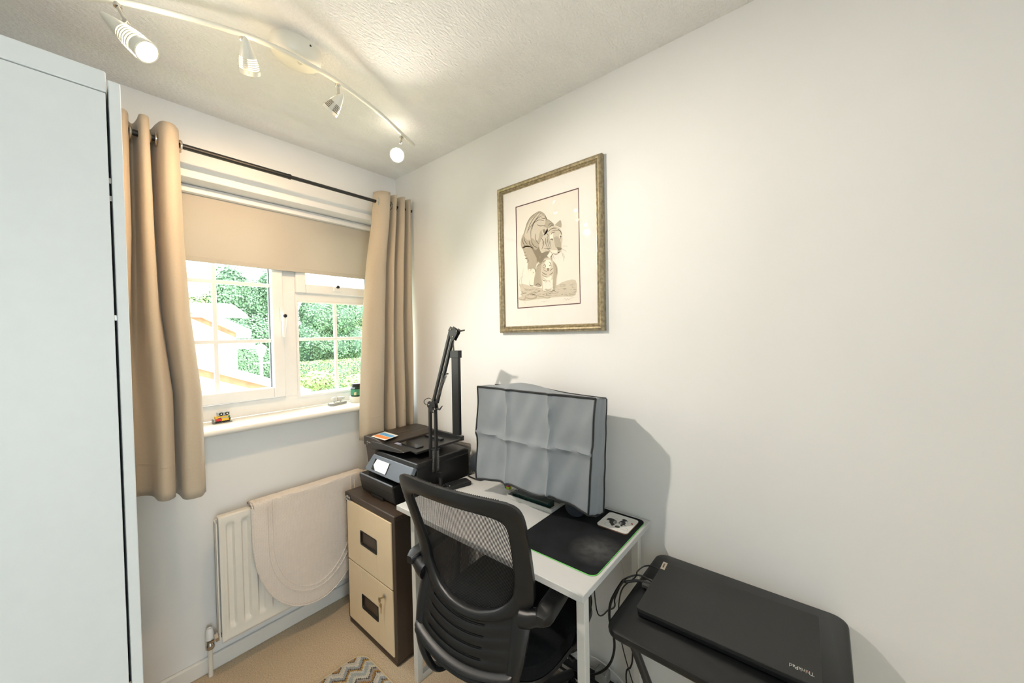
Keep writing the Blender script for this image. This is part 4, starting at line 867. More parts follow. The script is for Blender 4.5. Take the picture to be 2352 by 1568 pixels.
for i in range(31):
    t = i/30; row = []
    for k in range(33):
        u = lerp(-1, 1, k/32); z = lerp(.925, .598+.055*abs(u)**2.2, t); wd_ = interp(z, [.6, .66, .72, .80, .9, .925], [.165, .175, .178, .185, .192, .19]); row.append(csurf(u*wd_, z, -.006))
    rws.append(row)
grid(bm, rws); obj('back_mesh', bm, meshm, ch, smooth=True, local=True, recalc=False)
welt = [csurf(u, z-.006, -.006) for u, z in sorted([p for p in oo if p[1] > .9665])]
bm = B(); tube(bm, welt, .0045, 6)
for k in range(50): u = lerp(-.165, .165, k/49); lathe(bm, [(.0012, 0), (.0022, .0015), (.0005, .0030)], csurf(u, .9675, -.006), (0, 0, 1), 5)
obj('top_welt', bm, blackm, ch, local=True, smooth=True)
# seat
seatm = M('black_seat_fabric', (.005, .0055, .0065), .9, var=.2, vscale=120, bump=.4, bscale=1200, bdist=.0006, spec=.2)
bm = B(); rws = []
def seat_ring(s, z, dx=0):
    out_ = []
    for k in range(48):
        a = 2*math.pi*k/48; c_, s_ = math.cos(a), math.sin(a); e = .42
        x = math.copysign(abs(c_)**e, c_)*.225*s; y = math.copysign(abs(s_)**e, s_)*.245*s*(1-.08*(x < 0)*abs(x)/.225)
        zz = z-(.025*max(0, (x-.12)/.1)**2 if z > .41 else 0)
        out_.append((x+.045+dx, y, zz))
    return out_
for s, z in ((.0, .488), (.5, .490), (.80, .493), (.93, .488), (.99, .474), (1.0, .455), (.985, .432), (.93, .420), (.80, .414), (.3, .412)): rws.append(seat_ring(max(s, .01), z))
R = grid(bm, rws, closed_u=True); bm.faces.new(R[0]); bm.faces.new(R[-1]); obj('seat', bm, seatm, ch, smooth=True, local=True)
bm = B(); rws = []
for s, z in ((.99, .430), (1.0, .418), (.93, .402), (.75, .392), (.3, .388)): rws.append(seat_ring(s, z))
R = grid(bm, rws, closed_u=True); bm.faces.new(R[0]); bm.faces.new(R[-1]); box(bm, -.10, .13, -.09, .09, .345, .392); obj('seat_shell', bm, blackr, ch, smooth=True, local=True)
# armrests
for s in (1, -1):
    bm = B()
    p0 = csurf(s*.185, .625, .006)
    path = crom([p0+Vector((.004, 0, 0)), Vector((p0.x+.006, s*.205, .628)), Vector((p0.x+.010, s*.222, .634)), Vector((p0.x+.014, s*.240, .638))], 5)
    tube(bm, path, [.027-.006*i/(len(path)-1) for i in range(len(path))], 12)
    rws = []
    for i in range(17):
        t = i/16; x = p0.x-.012+.295*t; w = interp(t, [0, .03, .08, .5, .9, 1], [.012, .020, .024, .026, .024, .012]); h = interp(t, [0, .04, .12, .5, 1], [.012, .018, .020, .012, .008]); zc = .648+.018*math.sin(t*math.pi*.55)
        rws.append([(x, s*.250+w*math.copysign(abs(math.cos(a))**.38, math.cos(a)), zc+h*math.copysign(abs(math.sin(a))**.38, math.sin(a))) for a in [2*math.pi*(k+.5)/24 for k in range(24)]])
    R = grid(bm, rws, closed_u=True); bm.faces.new(R[0]); bm.faces.new(R[-1])
    # front post down to the seat
    tube(bm, crom([Vector((p0.x+.235, s*.252, .648)), Vector((p0.x+.245, s*.268, .56)), Vector((p0.x+.22, s*.255, .44)), Vector((p0.x+.20, s*.20, .400))], 5), [.016]*16, 10)
    obj('armrest', bm, blackr, ch, smooth=True, local=True)
bm = B(); lathe(bm, [(.026, .10), (.026, .22), (.020, .222), (.020, .35)], (.03, 0, 0), seg=20); obj('gas_lift', bm, blackm, ch, smooth=True, local=True)
bm = B(); tube(bm, [(.05, -.10, .375), (.05, -.20, .372), (.045, -.235, .365)], [.005, .005, .008], 8); obj('height_lever', bm, blackm, ch, local=True, smooth=True)
for k in range(5):
    a = math.radians(72*k+47); d = Vector((math.cos(a), math.sin(a), 0)); c = Vector((.03, 0, 0))
    bm = B(); tube(bm, [c+d*.02+Vector((0, 0, .115)), c+d*.15+Vector((0, 0, .100)), c+d*.275+Vector((0, 0, .082))], [.026, .020, .014], 10); lg = obj('base_leg', bm, blackr, ch, smooth=True, local=True)
    e = c+d*.275; sd = d.cross(Vector((0, 0, 1)))
    bm = B(); tube(bm, [e+Vector((0, 0, .05)), e+Vector((0, 0, .09))], .006, 8)
    for q in (1, -1): lathe(bm, [(.020, -.008), (.0262, -.006), (.0262, .006), (.020, .008)], e+sd*.014*q+Vector((0, 0, .0262)), sd, 20)
    bm2 = bm; co_ = obj('castor', bm2, blackm, lg, smooth=True, local=True)
# ---------------------------------------------------------------- folding table and laptop
tb = empty('folding_table', (1.07, .19, 0), 'small black folding tray table against the right wall', 'table')
bm = B(); rws = []
for ins, z in ((.030, .616), (.006, .617), (.001, .622), (0, .630), (.002, .637), (.008, .640)):
    rws.append([(x, y, z) for x, y in rrect(.868+ins, 1.292-ins, -.052+ins, .436-ins, .035, 7)])
R = grid(bm, rws, closed_u=True); bm.faces.new(R[0]); bm.faces.new(R[-1]); obj('table_top', bm, blackm, tb, smooth=True)
for i, (y, dy) in enumerate(((.372, -.30), (.31, .0), (.06, .0), (.01, .30))):
    bm = B()
    if i in (0, 3): a = Vector((.905, y, .612)); b = Vector((1.26, y+(-.02 if i == 0 else .02), .012))
    else: a = Vector((1.25, y, .612)); b = Vector((.91, y, .012))
    # the two crossing frames seen from the side
    if i == 0: pts = [(.912, .380, .606), (.93, .300, .40), (.95, .20, .18), (.96, .12, .011)]
    if i == 1: pts = [(.93, .02, .606), (.94, .10, .40), (.95, .22, .18), (.955, .31, .011)]
    if i == 2: pts = [(1.235, .380, .606), (1.235, .300, .40), (1.235, .20, .18), (1.235, .12, .011)]
    if i == 3: pts = [(1.215, .02, .606), (1.215, .10, .40), (1.215, .22, .18), (1.215, .31, .011)]
    tube(bm, pts, .0105, 12); obj('leg', bm, blackmetal, tb, smooth=True)
bm = B(); tube(bm, [(.96, .12, .011), (1.235, .12, .011)], .0105, 10); tube(bm, [(.955, .31, .011), (1.215, .31, .011)], .0105, 10); tube(bm, [(.945, .21, .205), (1.22, .21, .205)], .006, 8); obj('floor_bar', bm, blackmetal, tb, smooth=True)
bm = B(); box(bm, .905, .925, .365, .400, .596, .617); box(bm, 1.225, 1.245, .365, .400, .596, .617); obj('hinge_bracket', bm, blackmetal, tb, bevel=.002)
lidm = M('laptop_charcoal', (.018, .018, .017), .5, var=.1, vscale=300, bump=.06, bscale=1500, bdist=.0003)
lp = empty('laptop', (1.08, .20, .640), 'closed black laptop lying on the small folding table', 'laptop', rz=0)
def lpt(x, y, z):  # slight rotation
    c = Vector((1.083, .196, 0)); a = math.radians(1.6); v = Vector((x, y, 0))-c; return (c.x+v.x*math.cos(a)-v.y*math.sin(a), c.y+v.x*math.sin(a)+v.y*math.cos(a), z)
def lbox(bm, x0, x1, y0, y1, z0, z1, r, ins=0):
    prism(bm, [lpt(a, b, z0) for a, b in rrect(x0, x1, y0, y1, r, 4)], (0, 0, z1-z0))
bm = B(); lbox(bm, .963, 1.205, .006, .386, .643, .6545, .006); 
for x in (.99, 1.18):
    for y in (.03, .36): lbox(bm, x-.008, x+.008, y-.008, y+.008, .640, .643, .003)
obj('laptop_base', bm, blackm, lp, bevel=.002)
bm = B(); lbox(bm, .961, 1.207, .004, .388, .6555, .664, .007); ll = obj('lid', bm, lidm, lp, bevel=.0015)
tanm = M('sticker_tan', (.46, .39, .31), .4)
bm = B(); lbox(bm, 1.178, 1.192, .3775, .3875, .6641, .6644, .001); 
bm.free(); bm = B(); P5 = [at(x, y, 2, .6642) for x, y in ((1523.8, 1289.5), (1533.8, 1293.2), (1526.2, 1308.8), (1516.3, 1305))]; prism(bm, P5, (0, 0, .0003)); sk2 = obj('maker_badge', bm, tanm, ll)
cen = sum((Vector(p) for p in P5), Vector())/4; text('badge_word', 'Lenovo', .0075, basis(cen+Vector((0, 0, .0006)), P5[3]-P5[0], P5[1]-P5[0]), ink, sk2)
silver = M('silver_print', (.55, .55, .50), .35, metal=.3)
tA = at(1868, 1545, 2, .6645); tB = at(1816, 1533, 2, .6645)
cen = (at(1855, 1543, 2, .6645)+at(1828, 1531, 2, .6645))/2; 
text('laptop_wordmark', 'ThinkPad', .0150, basis(at(1841, 1537, 2, .6645), (-.02, 1, 0), (-1, 0, 0)), silver, ll, sx=.78)
bm = B(); lathe(bm, [(.0017, 0), (.0017, .0006)], at(1855, 1543, 2, .6646), seg=12); obj('red_dot', bm, redink, ll)
# cables
def cable(name, pts, r, mat, label, n=8):
    bm = B(); tube(bm, crom(pts, n), r, 8); o = obj(name, bm, mat, smooth=True); return tag(o, label, 'cable', 'cables of the laptop' if name == 'laptop_cable' else None)
blackc = M('black_rubber', (.010, .010, .010), .4); whitec = M('white_rubber', (.72, .71, .67), .5)
pA_ = [Vector((1.085, .392, .652)), Vector((1.075, .425, .655)), Vector((1.055, .455, .650)), at(1430, 1335, 0, 1.05), at(1404, 1380, 0, 1.06), at(1400, 1420, 0, 1.08), at(1408, 1450, 0, 1.10), at(1411, 1490, 0, 1.13), at(1400, 1525, 0, 1.17), at(1375, 1545, 0, 1.21), at(1340, 1552, 0, 1.23)]
cable('laptop_cable', pA_, .0042, blackc, 'thick black cable looping from the laptop down to the floor')
cable('laptop_cable', [Vector((1.10, .393, .653)), Vector((1.095, .43, .66)), Vector((1.065, .46, .652)), at(1425, 1345, 0, 1.08), at(1412, 1375, 0, 1.09), at(1412, 1392, 0, 1.10), at(1400, 1399, 0, 1.14), at(1370, 1399, 0, 1.22), Vector((1.262, .68, .655))], .0024, blackc, 'thin black cable running from the laptop under the desk')
cable('laptop_cable', [Vector((1.165, .386, .652)), at(1500, 1300, 2, .655), at(1480, 1300, 2, .66), at(1464, 1312, 2, .668), at(1459, 1325, 2, .655), Vector((1.06, .475, .60)), Vector((1.12, .50, .40)), Vector((1.20, .46, .12)), Vector((1.22, .40, .02))], .0020, blackc, 'thinnest black cable arching from the laptop rear corner')
cable('wall_cable', [at(1425, 1280, 0, 1.30), at(1432, 1310, 0, 1.30), at(1433, 1340, 0, 1.30), at(1425, 1370, 0, 1.302), at(1405, 1395, 0, 1.302), at(1380, 1405, 0, 1.302)], .0014, whitec, 'thin white cable hanging on the wall beneath the desk')
cable('table_cable', [at(1453, 1500, 0, 1.20), at(1452, 1520, 0, 1.20), at(1448, 1532, 0, 1.20), at(1438, 1555, 0, 1.20), Vector((1.19, .50, .03)), Vector((1.15, .56, .012))], .0028, blackc, 'black cable hanging behind the folding table leg')
pl = empty('cable_plug', (1.09, .405, .645), 'grey and black plugs at the laptop side', 'plug')
bm = B(); prism(bm, [lpt(x, y, .6455) for x, y in ((1.072, .3870), (1.098, .3870), (1.096, .412), (1.074, .412))], (0, 0, .010)); obj('usb_plug', bm, M('dark_grey_plastic', (.06, .06, .06), .4), pl, bevel=.0015)
bm = B(); prism(bm, [lpt(x, y, .6455) for x, y in ((1.102, .3870), (1.116, .3870), (1.116, .408), (1.102, .408))], (0, 0, .007)); obj('slim_plug', bm, M('mid_grey_plastic', (.16, .16, .16), .35), pl, bevel=.0015)
# power strip on the floor by the wall
ps = empty('power_strip', (1.268, .72, .04), 'black power strip lying on the rail under the desk', 'power strip')
bm = B(); box(bm, 1.245, 1.292, .555, .99, .0375, .075); obj('strip_body', bm, blackr, ps, bevel=.004)
bm = B(); box(bm, 1.2435, 1.2452, .77, .81, .055, .068); box(bm, 1.2435, 1.2452, .668, .678, .047, .060); obj('rating_label', bm, M('label_grey', (.5, .5, .48), .5), ps)
ad_ = empty('plug_adapter', (1.27, .64, .075), 'grey plug adapter sitting in the power strip', 'adapter')
bm = B(); box(bm, 1.250, 1.290, .62, .67, .0755, .118); obj('adapter_body', bm, M('adapter_grey', (.28, .28, .27), .4), ad_, bevel=.006)
cable('strip_cable', [(1.27, .80, .078), (1.265, .76, .11), (1.285, .70, .13), (1.288, .62, .12), (1.28, .54, .09), (1.285, .48, .04), (1.27, .40, .012)], .0026, whitec, 'white cable lying behind the power strip')
cable('floor_cable', [(1.20, .80, .006), (1.13, .84, .006), (1.07, .86, .006), (1.05, .82, .006), (1.12, .72, .006), (1.24, .66, .006)], .0045, blackc, 'black mains cable lying on the carpet under the chair')
cable('floor_cable', [(1.25, .60, .05), (1.262, .53, .115), (1.28, .49, .13), (1.285, .44, .09), (1.27, .41, .02)], .0018, whitec, 'thin white cable looping behind the front desk leg')
# ---------------------------------------------------------------- things on the sill
greyp = M('grey_plastic', (.42, .45, .45), .35); yel = M('yellow_plastic', (.80, .50, .04), .35); redp = M('red_plastic', (.62, .03, .03), .35); blkp = M('black_toy_plastic', (.02, .02, .02), .35)
toy = empty('brick_toy', (.43, 2.07, 1.03), 'small yellow and red brick-built toy at the left end of the window sill', 'toy')
T4 = Matrix.Translation((.434, 2.070, 1.03)) @ Matrix.Rotation(math.radians(4), 4, 'Z')
def tbx(bm, *a): box(bm, *a, mat4=T4)
bm = B(); tbx(bm, -.034, .034, -.014, .014, 0, .004); tbx(bm, -.034, -.031, -.014, .014, .004, .020); obj('track_plate', bm, M('toy_dark_grey', (.16, .17, .16), .4), toy, bevel=.0005)
bm = B()
for k in range(6): tbx(bm, -.028+.0095*k, -.0225+.0095*k, -.0135, -.011, .004, .009)
tbx(bm, -.024, .024, -.009, .009, .004, .010); tbx(bm, .022, .029, -.010, .004, .010, .020); obj('wheels', bm, blkp, toy)
bm = B(); tbx(bm, -.006, .022, -.0125, .011, .010, .021); tbx(bm, -.018, .020, -.011, .011, .026, .031); tbx(bm, -.026, -.018, -.008, .010, .020, .031); obj('yellow_bricks', bm, yel, toy, bevel=.0005)
bm = B(); tbx(bm, -.024, -.004, -.0128, .010, .011, .021); obj('red_bricks', bm, redp, toy, bevel=.0005)
bm = B(); tbx(bm, -.006, .018, -.010, .010, .021, .026); tbx(bm, -.018, .026, -.010, .006, .033, .048); obj('grey_block', bm, greyp, toy, bevel=.0006)
bm = B(); tbx(bm, .022, .028, -.008, -.002, .022, .029); obj('green_stud', bm, gplm, toy)
for x in (-.006, .016):
    bm = B(); lathe(bm, [(.0075, 0), (.0075, .003), (.0055, .004), (.004, .0025)], T4 @ Vector((x, -.010, .0405)), T4.to_3x3() @ Vector((0, -1, 0)), 18); dl = obj('round_dial', bm, blkp, toy, smooth=True)
    bm = B(); lathe(bm, [(.003, 0), (.003, .002)], T4 @ Vector((x, -.0122, .0405)), T4.to_3x3() @ Vector((0, -1, 0)), 12); obj('dial_centre', bm, whpl, dl)
mdl = empty('model_on_stand', (.96, 2.06, 1.03), 'tiny white and grey model on a grey edged stand on the sill', 'ornament')
bm = B(); base = [at(x, y, 2, 1.03) for x, y in ((740.5, 935), (759, 935), (791, 924.5), (791, 919))]
b0 = [Vector((p.x, p.y, 1.03)) for p in base]; back = [Vector((1.045, 2.105, 1.03)), Vector((.925, 2.100, 1.03))]
prism(bm, [(.902, 2.052, 1.03), (.914, 2.036, 1.03), (1.000, 2.064, 1.03), (1.008, 2.078, 1.03), (.985, 2.098, 1.03), (.905, 2.085, 1.03)], (0, 0, .0125)); obj('stand', bm, M('stand_grey', (.30, .31, .30), .4), mdl)
bm = B(); prism(bm, [(.903, 2.0525, 1.0425), (.9142, 2.037, 1.0425), (.9995, 2.0645, 1.0425), (1.007, 2.078, 1.0425), (.985, 2.097, 1.0425), (.906, 2.084, 1.0425)], (0, 0, .0012)); obj('stand_top', bm, whpl, mdl)
bm = B(); C0 = Vector((.945, 2.066, 1.062)); ax_ = Vector((1, .25, 0)).normalized()
lathe(bm, [(.004, -.030), (.011, -.026), (.015, -.016), (.014, -.006), (.010, 0), (.011, .008), (.012, .024), (.009, .038), (.004, .050), (.001, .056)], C0, ax_, 14); obj('model_body', bm, M('model_grey', (.55, .56, .54), .45), mdl, smooth=True)
bm = B(); lathe(bm, [(.0138, -.004), (.0128, .002)], C0, ax_, 14); obj('collar', bm, M('tan_plastic', (.42, .30, .18), .5), mdl)
bm = B()
for t, s in ((-.018, 1), (-.012, -1), (.02, 1), (.034, -1)): p = C0+ax_*t; tube(bm, [p+Vector((0, -.007*s, -.008)), p+Vector((.001, -.010*s, -.0185))], .0018, 6)
obj('model_legs', bm, greyp, mdl)
pot = empty('white_pot', (1.085, 2.065, 1.03), 'white pot on the sill half behind the corner curtain', 'pot')
bm = B(); lathe(bm, [(.036, 0), (.040, .006), (.042, .026), (.042, .034), (.038, .034)], (1.062, 2.06, 1.03), seg=30); obj('pot_body', bm, whpl, pot, smooth=True)
jar = empty('glass_jar', (1.06, 2.06, 1.064), 'green labelled jar with black lid stood on the white pot', 'jar')
jc = Vector((1.060, 2.06, 1.0645))
bm = B(); lathe(bm, [(.031, 0), (.034, .003), (.034, .045), (.028, .052), (.026, .056)], jc, seg=8); obj('jar_glass', bm, M('dark_jar', (.02, .04, .03), .15), jar)
bm = B(); lathe(bm, [(.0347, .007), (.0347, .042)], jc, seg=8, cap=False); lbl = obj('jar_label', bm, M('green_label', (.05, .26, .15), .5), jar)
bm = B(); lathe(bm, [(.027, .056), (.029, .058), (.029, .070), (.027, .072)], jc, seg=24); obj('jar_lid', bm, blkp, jar, smooth=True)
bm = B(); q = math.radians(-112); d = Vector((math.cos(q), math.sin(q), 0)); t_ = Vector((-d.y, d.x, 0)); cc = jc+d*.0325+t_*-.012
prism(bm, [cc+t_*-.006+Vector((0, 0, .010)), cc+t_*.006+Vector((0, 0, .010)), cc+t_*.006+Vector((0, 0, .028)), cc+t_*-.006+Vector((0, 0, .024))], d*.0015); obj('label_patch', bm, M('cream_label', (.75, .66, .42), .5), lbl)
# ---------------------------------------------------------------- outside
GZ = -2.6
grassm = M('lawn', (.30, .40, .12), .95, var=.3, vscale=3); pavem = M('pale_paving', (.60, .56, .50), .9, var=.08, vscale=4)
bm = B(); box(bm, -30, 60, 2.6, 60, GZ-.2, GZ); tag(obj('garden_ground', bm, grassm), kind='structure')
bm = B(); box(bm, -6, 5.6, 8, 15.5, GZ, GZ+.02); tag(obj('driveway', bm, pavem), kind='structure')
brickm = M('buff_brick', (.68, .55, .38), .9); N_, L_, b_ = nodes(brickm)
tc = N_.new('ShaderNodeTexCoord'); mp = N_.new('ShaderNodeMapping'); mp.inputs['Rotation'].default_value = (math.radians(90), 0, 0); L_.new(tc.outputs['Object'], mp.inputs[0]); bk = N_.new('ShaderNodeTexBrick'); bk.inputs['Scale'].default_value = 4.4
bk.inputs['Color1'].default_value = (.70, .56, .38, 1); bk.inputs['Color2'].default_value = (.62, .49, .33, 1); bk.inputs['Mortar'].default_value = (.62, .58, .5, 1); bk.inputs['Mortar Size'].default_value = .015; L_.new(mp.outputs[0], bk.inputs[0]); L_.new(bk.outputs[0], b_.inputs['Base Color'])
redb = M('red_brick_course', (.42, .13, .07), .9, var=.25, vscale=9); tilem = M('pale_roof_tile', (.50, .42, .38), .9, var=.12, vscale=6, bump=.6, bscale=6, bdist=.03); fascm = M('white_fascia', (.85, .85, .82), .5)
hs = empty('neighbour_house', (.9, 10.5, GZ), 'buff brick house with tiled roof seen through the left pane', 'house')
y0 = 9.0; a = at(450, 722, 1, y0); e = at(541, 762, 1, y0); dxz = (e.z-a.z)/(e.x-a.x); lx = -2.6; lz = a.z+(lx-a.x)*dxz
bm = B(); prism(bm, [(lx, y0, GZ), (e.x, y0, GZ), (e.x, y0, e.z), (lx, y0, lz)], (0, 4.0, 0)); obj('wall', bm, brickm, hs)
bm = B(); prism(bm, [(lx, y0-.02, lz-.11), (e.x, y0-.02, e.z-.11), (e.x, y0-.02, e.z-.02), (lx, y0-.02, lz-.02)], (0, .02, 0)); obj('brick_course', bm, redb, hs)
bm = B(); ex = at(572, 742, 1, y0); prism(bm, [(lx, y0-.12, lz+.0), (ex.x, y0-.12, e.z+(ex.x-e.x)*dxz), (ex.x, y0-.12, e.z+(ex.x-e.x)*dxz+.16), (lx, y0-.12, lz+.16)], (0, 4.3, 0)); obj('verge_roof', bm, fascm, hs)
yr = 12.0; r0 = at(400, 702, 1, yr); r1 = at(535, 704, 1, yr); e1 = at(572, 744, 1, y0-.1)
bm = B(); prism(bm, [(r0.x-3, yr, r0.z), (r1.x, yr, r1.z), (e1.x, y0-.1, e1.z+.12), (r0.x-3.4, y0-.1, e1.z+.12)], (0, .1, .08)); obj('tile_roof', bm, tilem, hs)
bm = B(); box(bm, e.x-.02, e.x+.30, y0-.1, y0+.1, e.z-.34, e.z-.22); box(bm, e.x-.10, e.x, y0-.07, y0, GZ, e.z-.2); obj('gutter', bm, fascm, hs)
gr = empty('garage', (1.2, 6.6, GZ), 'low buff brick garage gable below the window', 'garage')
y1 = 6.0; a = at(470, 850, 1, y1); e = at(622, 889, 1, y1); dxz = (e.z-a.z)/(e.x-a.x); lx = -2.2; lz = a.z+(lx-a.x)*dxz
bm = B(); prism(bm, [(lx, y1, GZ), (e.x+.1, y1, GZ), (e.x+.1, y1, e.z+.1*dxz), (lx, y1, lz)], (0, 1.8, 0)); obj('wall', bm, brickm, gr)
bm = B(); prism(bm, [(lx, y1-.02, lz-.09), (e.x+.1, y1-.02, e.z+.1*dxz-.09), (e.x+.1, y1-.02, e.z+.1*dxz), (lx, y1-.02, lz)], (0, .02, 0)); obj('brick_course', bm, redb, gr)
bm = B(); prism(bm, [(lx, y1-.1, lz), (e.x+.5, y1-.1, e.z+.5*dxz), (e.x+.5, y1-.1, e.z+.5*dxz+.12), (lx, y1-.1, lz+.12)], (0, .10, 0)); prism(bm, [(lx, y1, lz+.02), (e.x+.5, y1, e.z+.5*dxz+.02), (e.x+.5, y1, e.z+.5*dxz+.12), (lx, y1, lz+.12)], (0, 1.9, 0)); obj('roof', bm, fascm, gr)
# lamp post
lx_, ly_ = at(599, 800, 1, 14).x, 14.0
lpst = empty('street_lamp', (lx_, ly_, GZ), 'white lantern street lamp standing before the hedge', 'street lamp')
zb, zt = at(600, 905, 1, 14).z, at(598, 790, 1, 14).z
bm = B(); tube(bm, [(lx_, ly_, GZ), (lx_, ly_, zt-.42)], .045, 10); tube(bm, [(lx_-.22, ly_, zt-.62), (lx_+.22, ly_, zt-.62)], .02, 8); obj('post', bm, fascm, lpst, smooth=True)
bm = B(); lathe(bm, [(.07, 0), (.15, .28), (.15, .29)], (lx_, ly_, zt-.42), seg=4); obj('lantern', bm, M('lantern_glass', (.85, .87, .9), .2), lpst)
bm = B(); lathe(bm, [(.19, 0), (.10, .09), (.02, .13), (.02, .19)], (lx_, ly_, zt-.12), seg=4); obj('lantern_cap', bm, fascm, lpst)
# foliage
def leafmat(name, c1, c2):
    mt = M(name, c1, .7, var=.35, vscale=1.6); return mt
def foliage(name, blobs, n, size, mat, root, seed=1):
    rnd = random.Random(seed); V, Fc = [], []
    tot = sum(b[3]*b[4]+b[4]*b[5]+b[3]*b[5] for b in blobs)
    for (x, y, z, rx, ry, rz) in blobs:
        m_ = int(n*(rx*ry+ry*rz+rx*rz)/tot)
        for _ in range(m_):
            v = Vector((rnd.gauss(0, 1), rnd.gauss(0, 1), rnd.gauss(0, 1))).normalized()
            if v.y > .35: continue
            s = rnd.uniform(.82, 1.05); p = Vector((x+v.x*rx*s, y+v.y*ry*s, z+v.z*rz*s))
            nrm = (v+Vector((rnd.uniform(-.7, .7), rnd.uniform(-.7, .7), rnd.uniform(-.2, .9)))).normalized(); t = nrm.orthogonal().normalized(); t = Matrix.Rotation(rnd.uniform(0, 6.28), 3, nrm) @ t; b = nrm.cross(t); h = size*rnd.uniform(.6, 1.3)
            i = len(V); V += [p-t*h, p+b*h*.6, p+t*h, p-b*h*.6]; Fc.append((i, i+1, i+2, i+3))
    off = wloc(root); me = bpy.data.meshes.new(name); me.from_pydata([v-off for v in V], [], Fc); me.materials.append(mat); return link(bpy.data.objects.new(name, me), root)
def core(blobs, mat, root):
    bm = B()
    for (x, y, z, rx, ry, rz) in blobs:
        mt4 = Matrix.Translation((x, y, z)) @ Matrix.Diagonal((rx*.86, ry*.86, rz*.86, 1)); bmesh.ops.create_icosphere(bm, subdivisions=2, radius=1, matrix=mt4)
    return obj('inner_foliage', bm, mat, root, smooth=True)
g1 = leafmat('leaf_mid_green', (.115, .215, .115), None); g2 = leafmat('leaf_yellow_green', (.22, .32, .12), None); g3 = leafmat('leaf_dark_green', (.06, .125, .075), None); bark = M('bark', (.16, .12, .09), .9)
def tree(px, py_top, py_bot, y, wpx, label, mat, seed, n=5200, size=.13, kind='garden_tree'):
    c = at(px, (py_top+py_bot)/2, 1, y); tz = at(px, py_top, 1, y).z; bz = at(px, py_bot, 1, y).z; hw = (at(px+wpx/2, py_top, 1, y).x-at(px-wpx/2, py_top, 1, y).x)/2
    root = empty(kind, (c.x, y, GZ), label, 'tree', 'garden trees outside the window'); rnd = random.Random(seed); bl_ = []
    for k in range(16):
        a = rnd.uniform(0, 6.28); q = rnd.uniform(.2, .75); zz = rnd.uniform(bz+.15*(tz-bz), tz-.22*(tz-bz)); f = 1-.35*max(0, (zz-(bz+tz)/2)/((tz-bz)/2))
        bl_.append((c.x+hw*q*math.cos(a)*f, y+hw*q*math.sin(a)*f*.7, zz, hw*.42, hw*.42, (tz-bz)*.2))
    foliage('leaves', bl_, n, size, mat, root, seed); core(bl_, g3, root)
    bm = B(); tube(bm, [(c.x, y, GZ), (c.x, y, bz+.4*(tz-bz))], [.22, .14], 10); obj('trunk', bm, bark, root, smooth=True)
    return root
tree(575, 596, 850, 19, 200, 'tall leafy green tree beyond the neighbouring house', g1, 11, 40000, .055)
tree(478, 648, 800, 24, 150, 'lighter green tree behind the tiled roof', g2, 12, 22000, .065)
tree(745, 650, 850, 18, 190, 'green tree seen through the right hand pane', g1, 13, 36000, .05)
tree(850, 655, 870, 20.5, 170, 'pale green tree beside the corner curtain', g2, 14, 22000, .055)
def hedge(x0p, x1p, ytp, y, dep, label, mat, seed, name='hedge', n=12000, size=.05):
    a = at(x0p, ytp, 1, y); b = at(x1p, ytp, 1, y); z1 = min(a.z, b.z); root = empty(name, ((a.x+b.x)/2, y, GZ), label, 'hedge', 'hedges outside the window')
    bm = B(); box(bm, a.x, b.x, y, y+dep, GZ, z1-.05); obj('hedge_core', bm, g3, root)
    rnd = random.Random(seed); V, Fc = [], []
    for _ in range(n):
        if rnd.random() < .7: p = Vector((rnd.uniform(a.x, b.x), y-rnd.uniform(-.03, .07), rnd.uniform(GZ, z1))); v = Vector((0, -1, 0))
        else: p = Vector((rnd.uniform(a.x, b.x), rnd.uniform(y, y+dep), z1-.05+rnd.uniform(-.02, .08))); v = Vector((0, 0, 1))
        nrm = (v+Vector((rnd.uniform(-.6, .6), rnd.uniform(-.6, .6), rnd.uniform(-.2, .9)))).normalized(); t = Matrix.Rotation(rnd.uniform(0, 6.28), 3, nrm) @ nrm.orthogonal().normalized(); bb = nrm.cross(t); h = size*rnd.uniform(.6, 1.3); i = len(V); V += [p-t*h, p+bb*h*.6, p+t*h, p-bb*h*.6]; Fc.append((i, i+1, i+2, i+3))
    off = wloc(root); me = bpy.data.meshes.new('leaves'); me.from_pydata([v-off for v in V], [], Fc); me.materials.append(mat); link(bpy.data.objects.new('leaves', me), root)
hedge(520, 668, 800, 16.6, .8, 'dark ivy covered bank behind the street lamp', g1, 21)
hedge(660, 960, 817, 15, 1.2, 'clipped bright green hedge seen through the right pane', g2, 22, n=20000, size=.035)
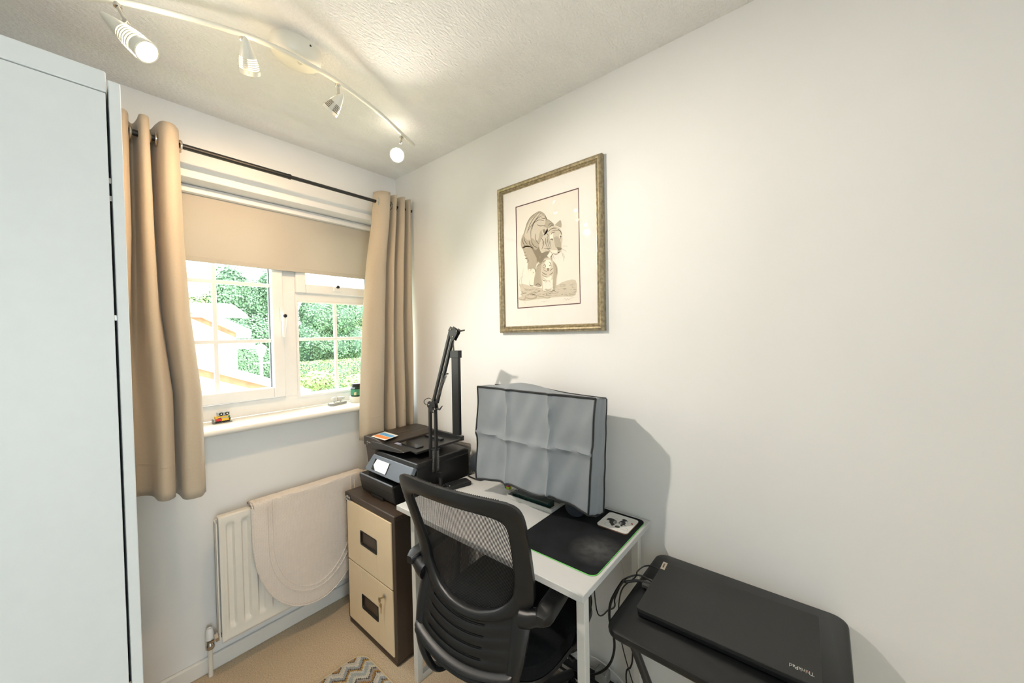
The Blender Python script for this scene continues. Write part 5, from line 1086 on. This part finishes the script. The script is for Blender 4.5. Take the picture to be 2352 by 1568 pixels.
def shrub(px, pyt, pyb, y, wpx, label, seed):
    c = at(px, (pyt+pyb)/2, 1, y); hw = wpx/2/851.6*y*1.15; hz = (at(px, pyt, 1, y).z-at(px, pyb, 1, y).z)/2; root = empty('garden_shrub', (c.x, y, GZ), label, 'shrub', 'rounded shrubs before the clipped hedge'); bl_ = [(c.x, y, c.z, hw, hw, hz), (c.x-hw*.5, y, c.z-hz*.3, hw*.7, hw*.7, hz*.8)]
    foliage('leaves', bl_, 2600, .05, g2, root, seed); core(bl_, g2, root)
    bm = B(); tube(bm, [(c.x, y, GZ), (c.x, y, c.z)], .05, 8); obj('stem', bm, bark, root)
shrub(735, 850, 890, 12, 70, 'rounded yellow green shrub in front of the clipped hedge', 31)
shrub(684, 862, 892, 13.6, 26, 'small rounded shrub at the left of the clipped hedge', 32)
shrub(822, 858, 890, 9.5, 50, 'low pale shrub nearest the corner curtain', 33)

# ---------------------------------------------------------------- one object per loose piece where pieces are parts of their own
def split(o):
    me = o.data; n = len(me.vertices); par = list(range(n))
    def fd(a):
        while par[a] != a: par[a] = par[par[a]]; a = par[a]
        return a
    for e in me.edges:
        a, b = fd(e.vertices[0]), fd(e.vertices[1])
        if a != b: par[a] = b
    ids = {}
    for i in range(n): ids.setdefault(fd(i), []).append(i)
    if len(ids) < 2: return
    for gi, (k, vs) in enumerate(ids.items()):
        mp_ = {v: i for i, v in enumerate(vs)}; fs = [p for p in me.polygons if p.vertices[0] in mp_]
        m2 = bpy.data.meshes.new(o.name); m2.from_pydata([me.vertices[v].co.copy() for v in vs], [], [[mp_[v] for v in p.vertices] for p in fs])
        for mm in me.materials: m2.materials.append(mm)
        for p, q in zip(m2.polygons, fs): p.use_smooth = q.use_smooth; p.material_index = q.material_index
        if gi == 0: first = m2; continue
        c = o.copy(); c.data = m2; COL.objects.link(c); c.parent = o.parent
    o.data = first
for o in list(bpy.data.objects):
    if o.type == 'MESH' and o.name.split('.')[0] in ('side_panel', 'side_rail', 'spring', 'spring_bar', 'bracket', 'wall_bracket', 'hinge', 'glass', 'glazing_spacer', 'hinge_bracket', 'floor_bar', 'paper_guide', 'bolt', 'lower_arm', 'upper_arm', 'top_rail', 'rating_label', 'model_legs', 'braided_ring'): split(o)
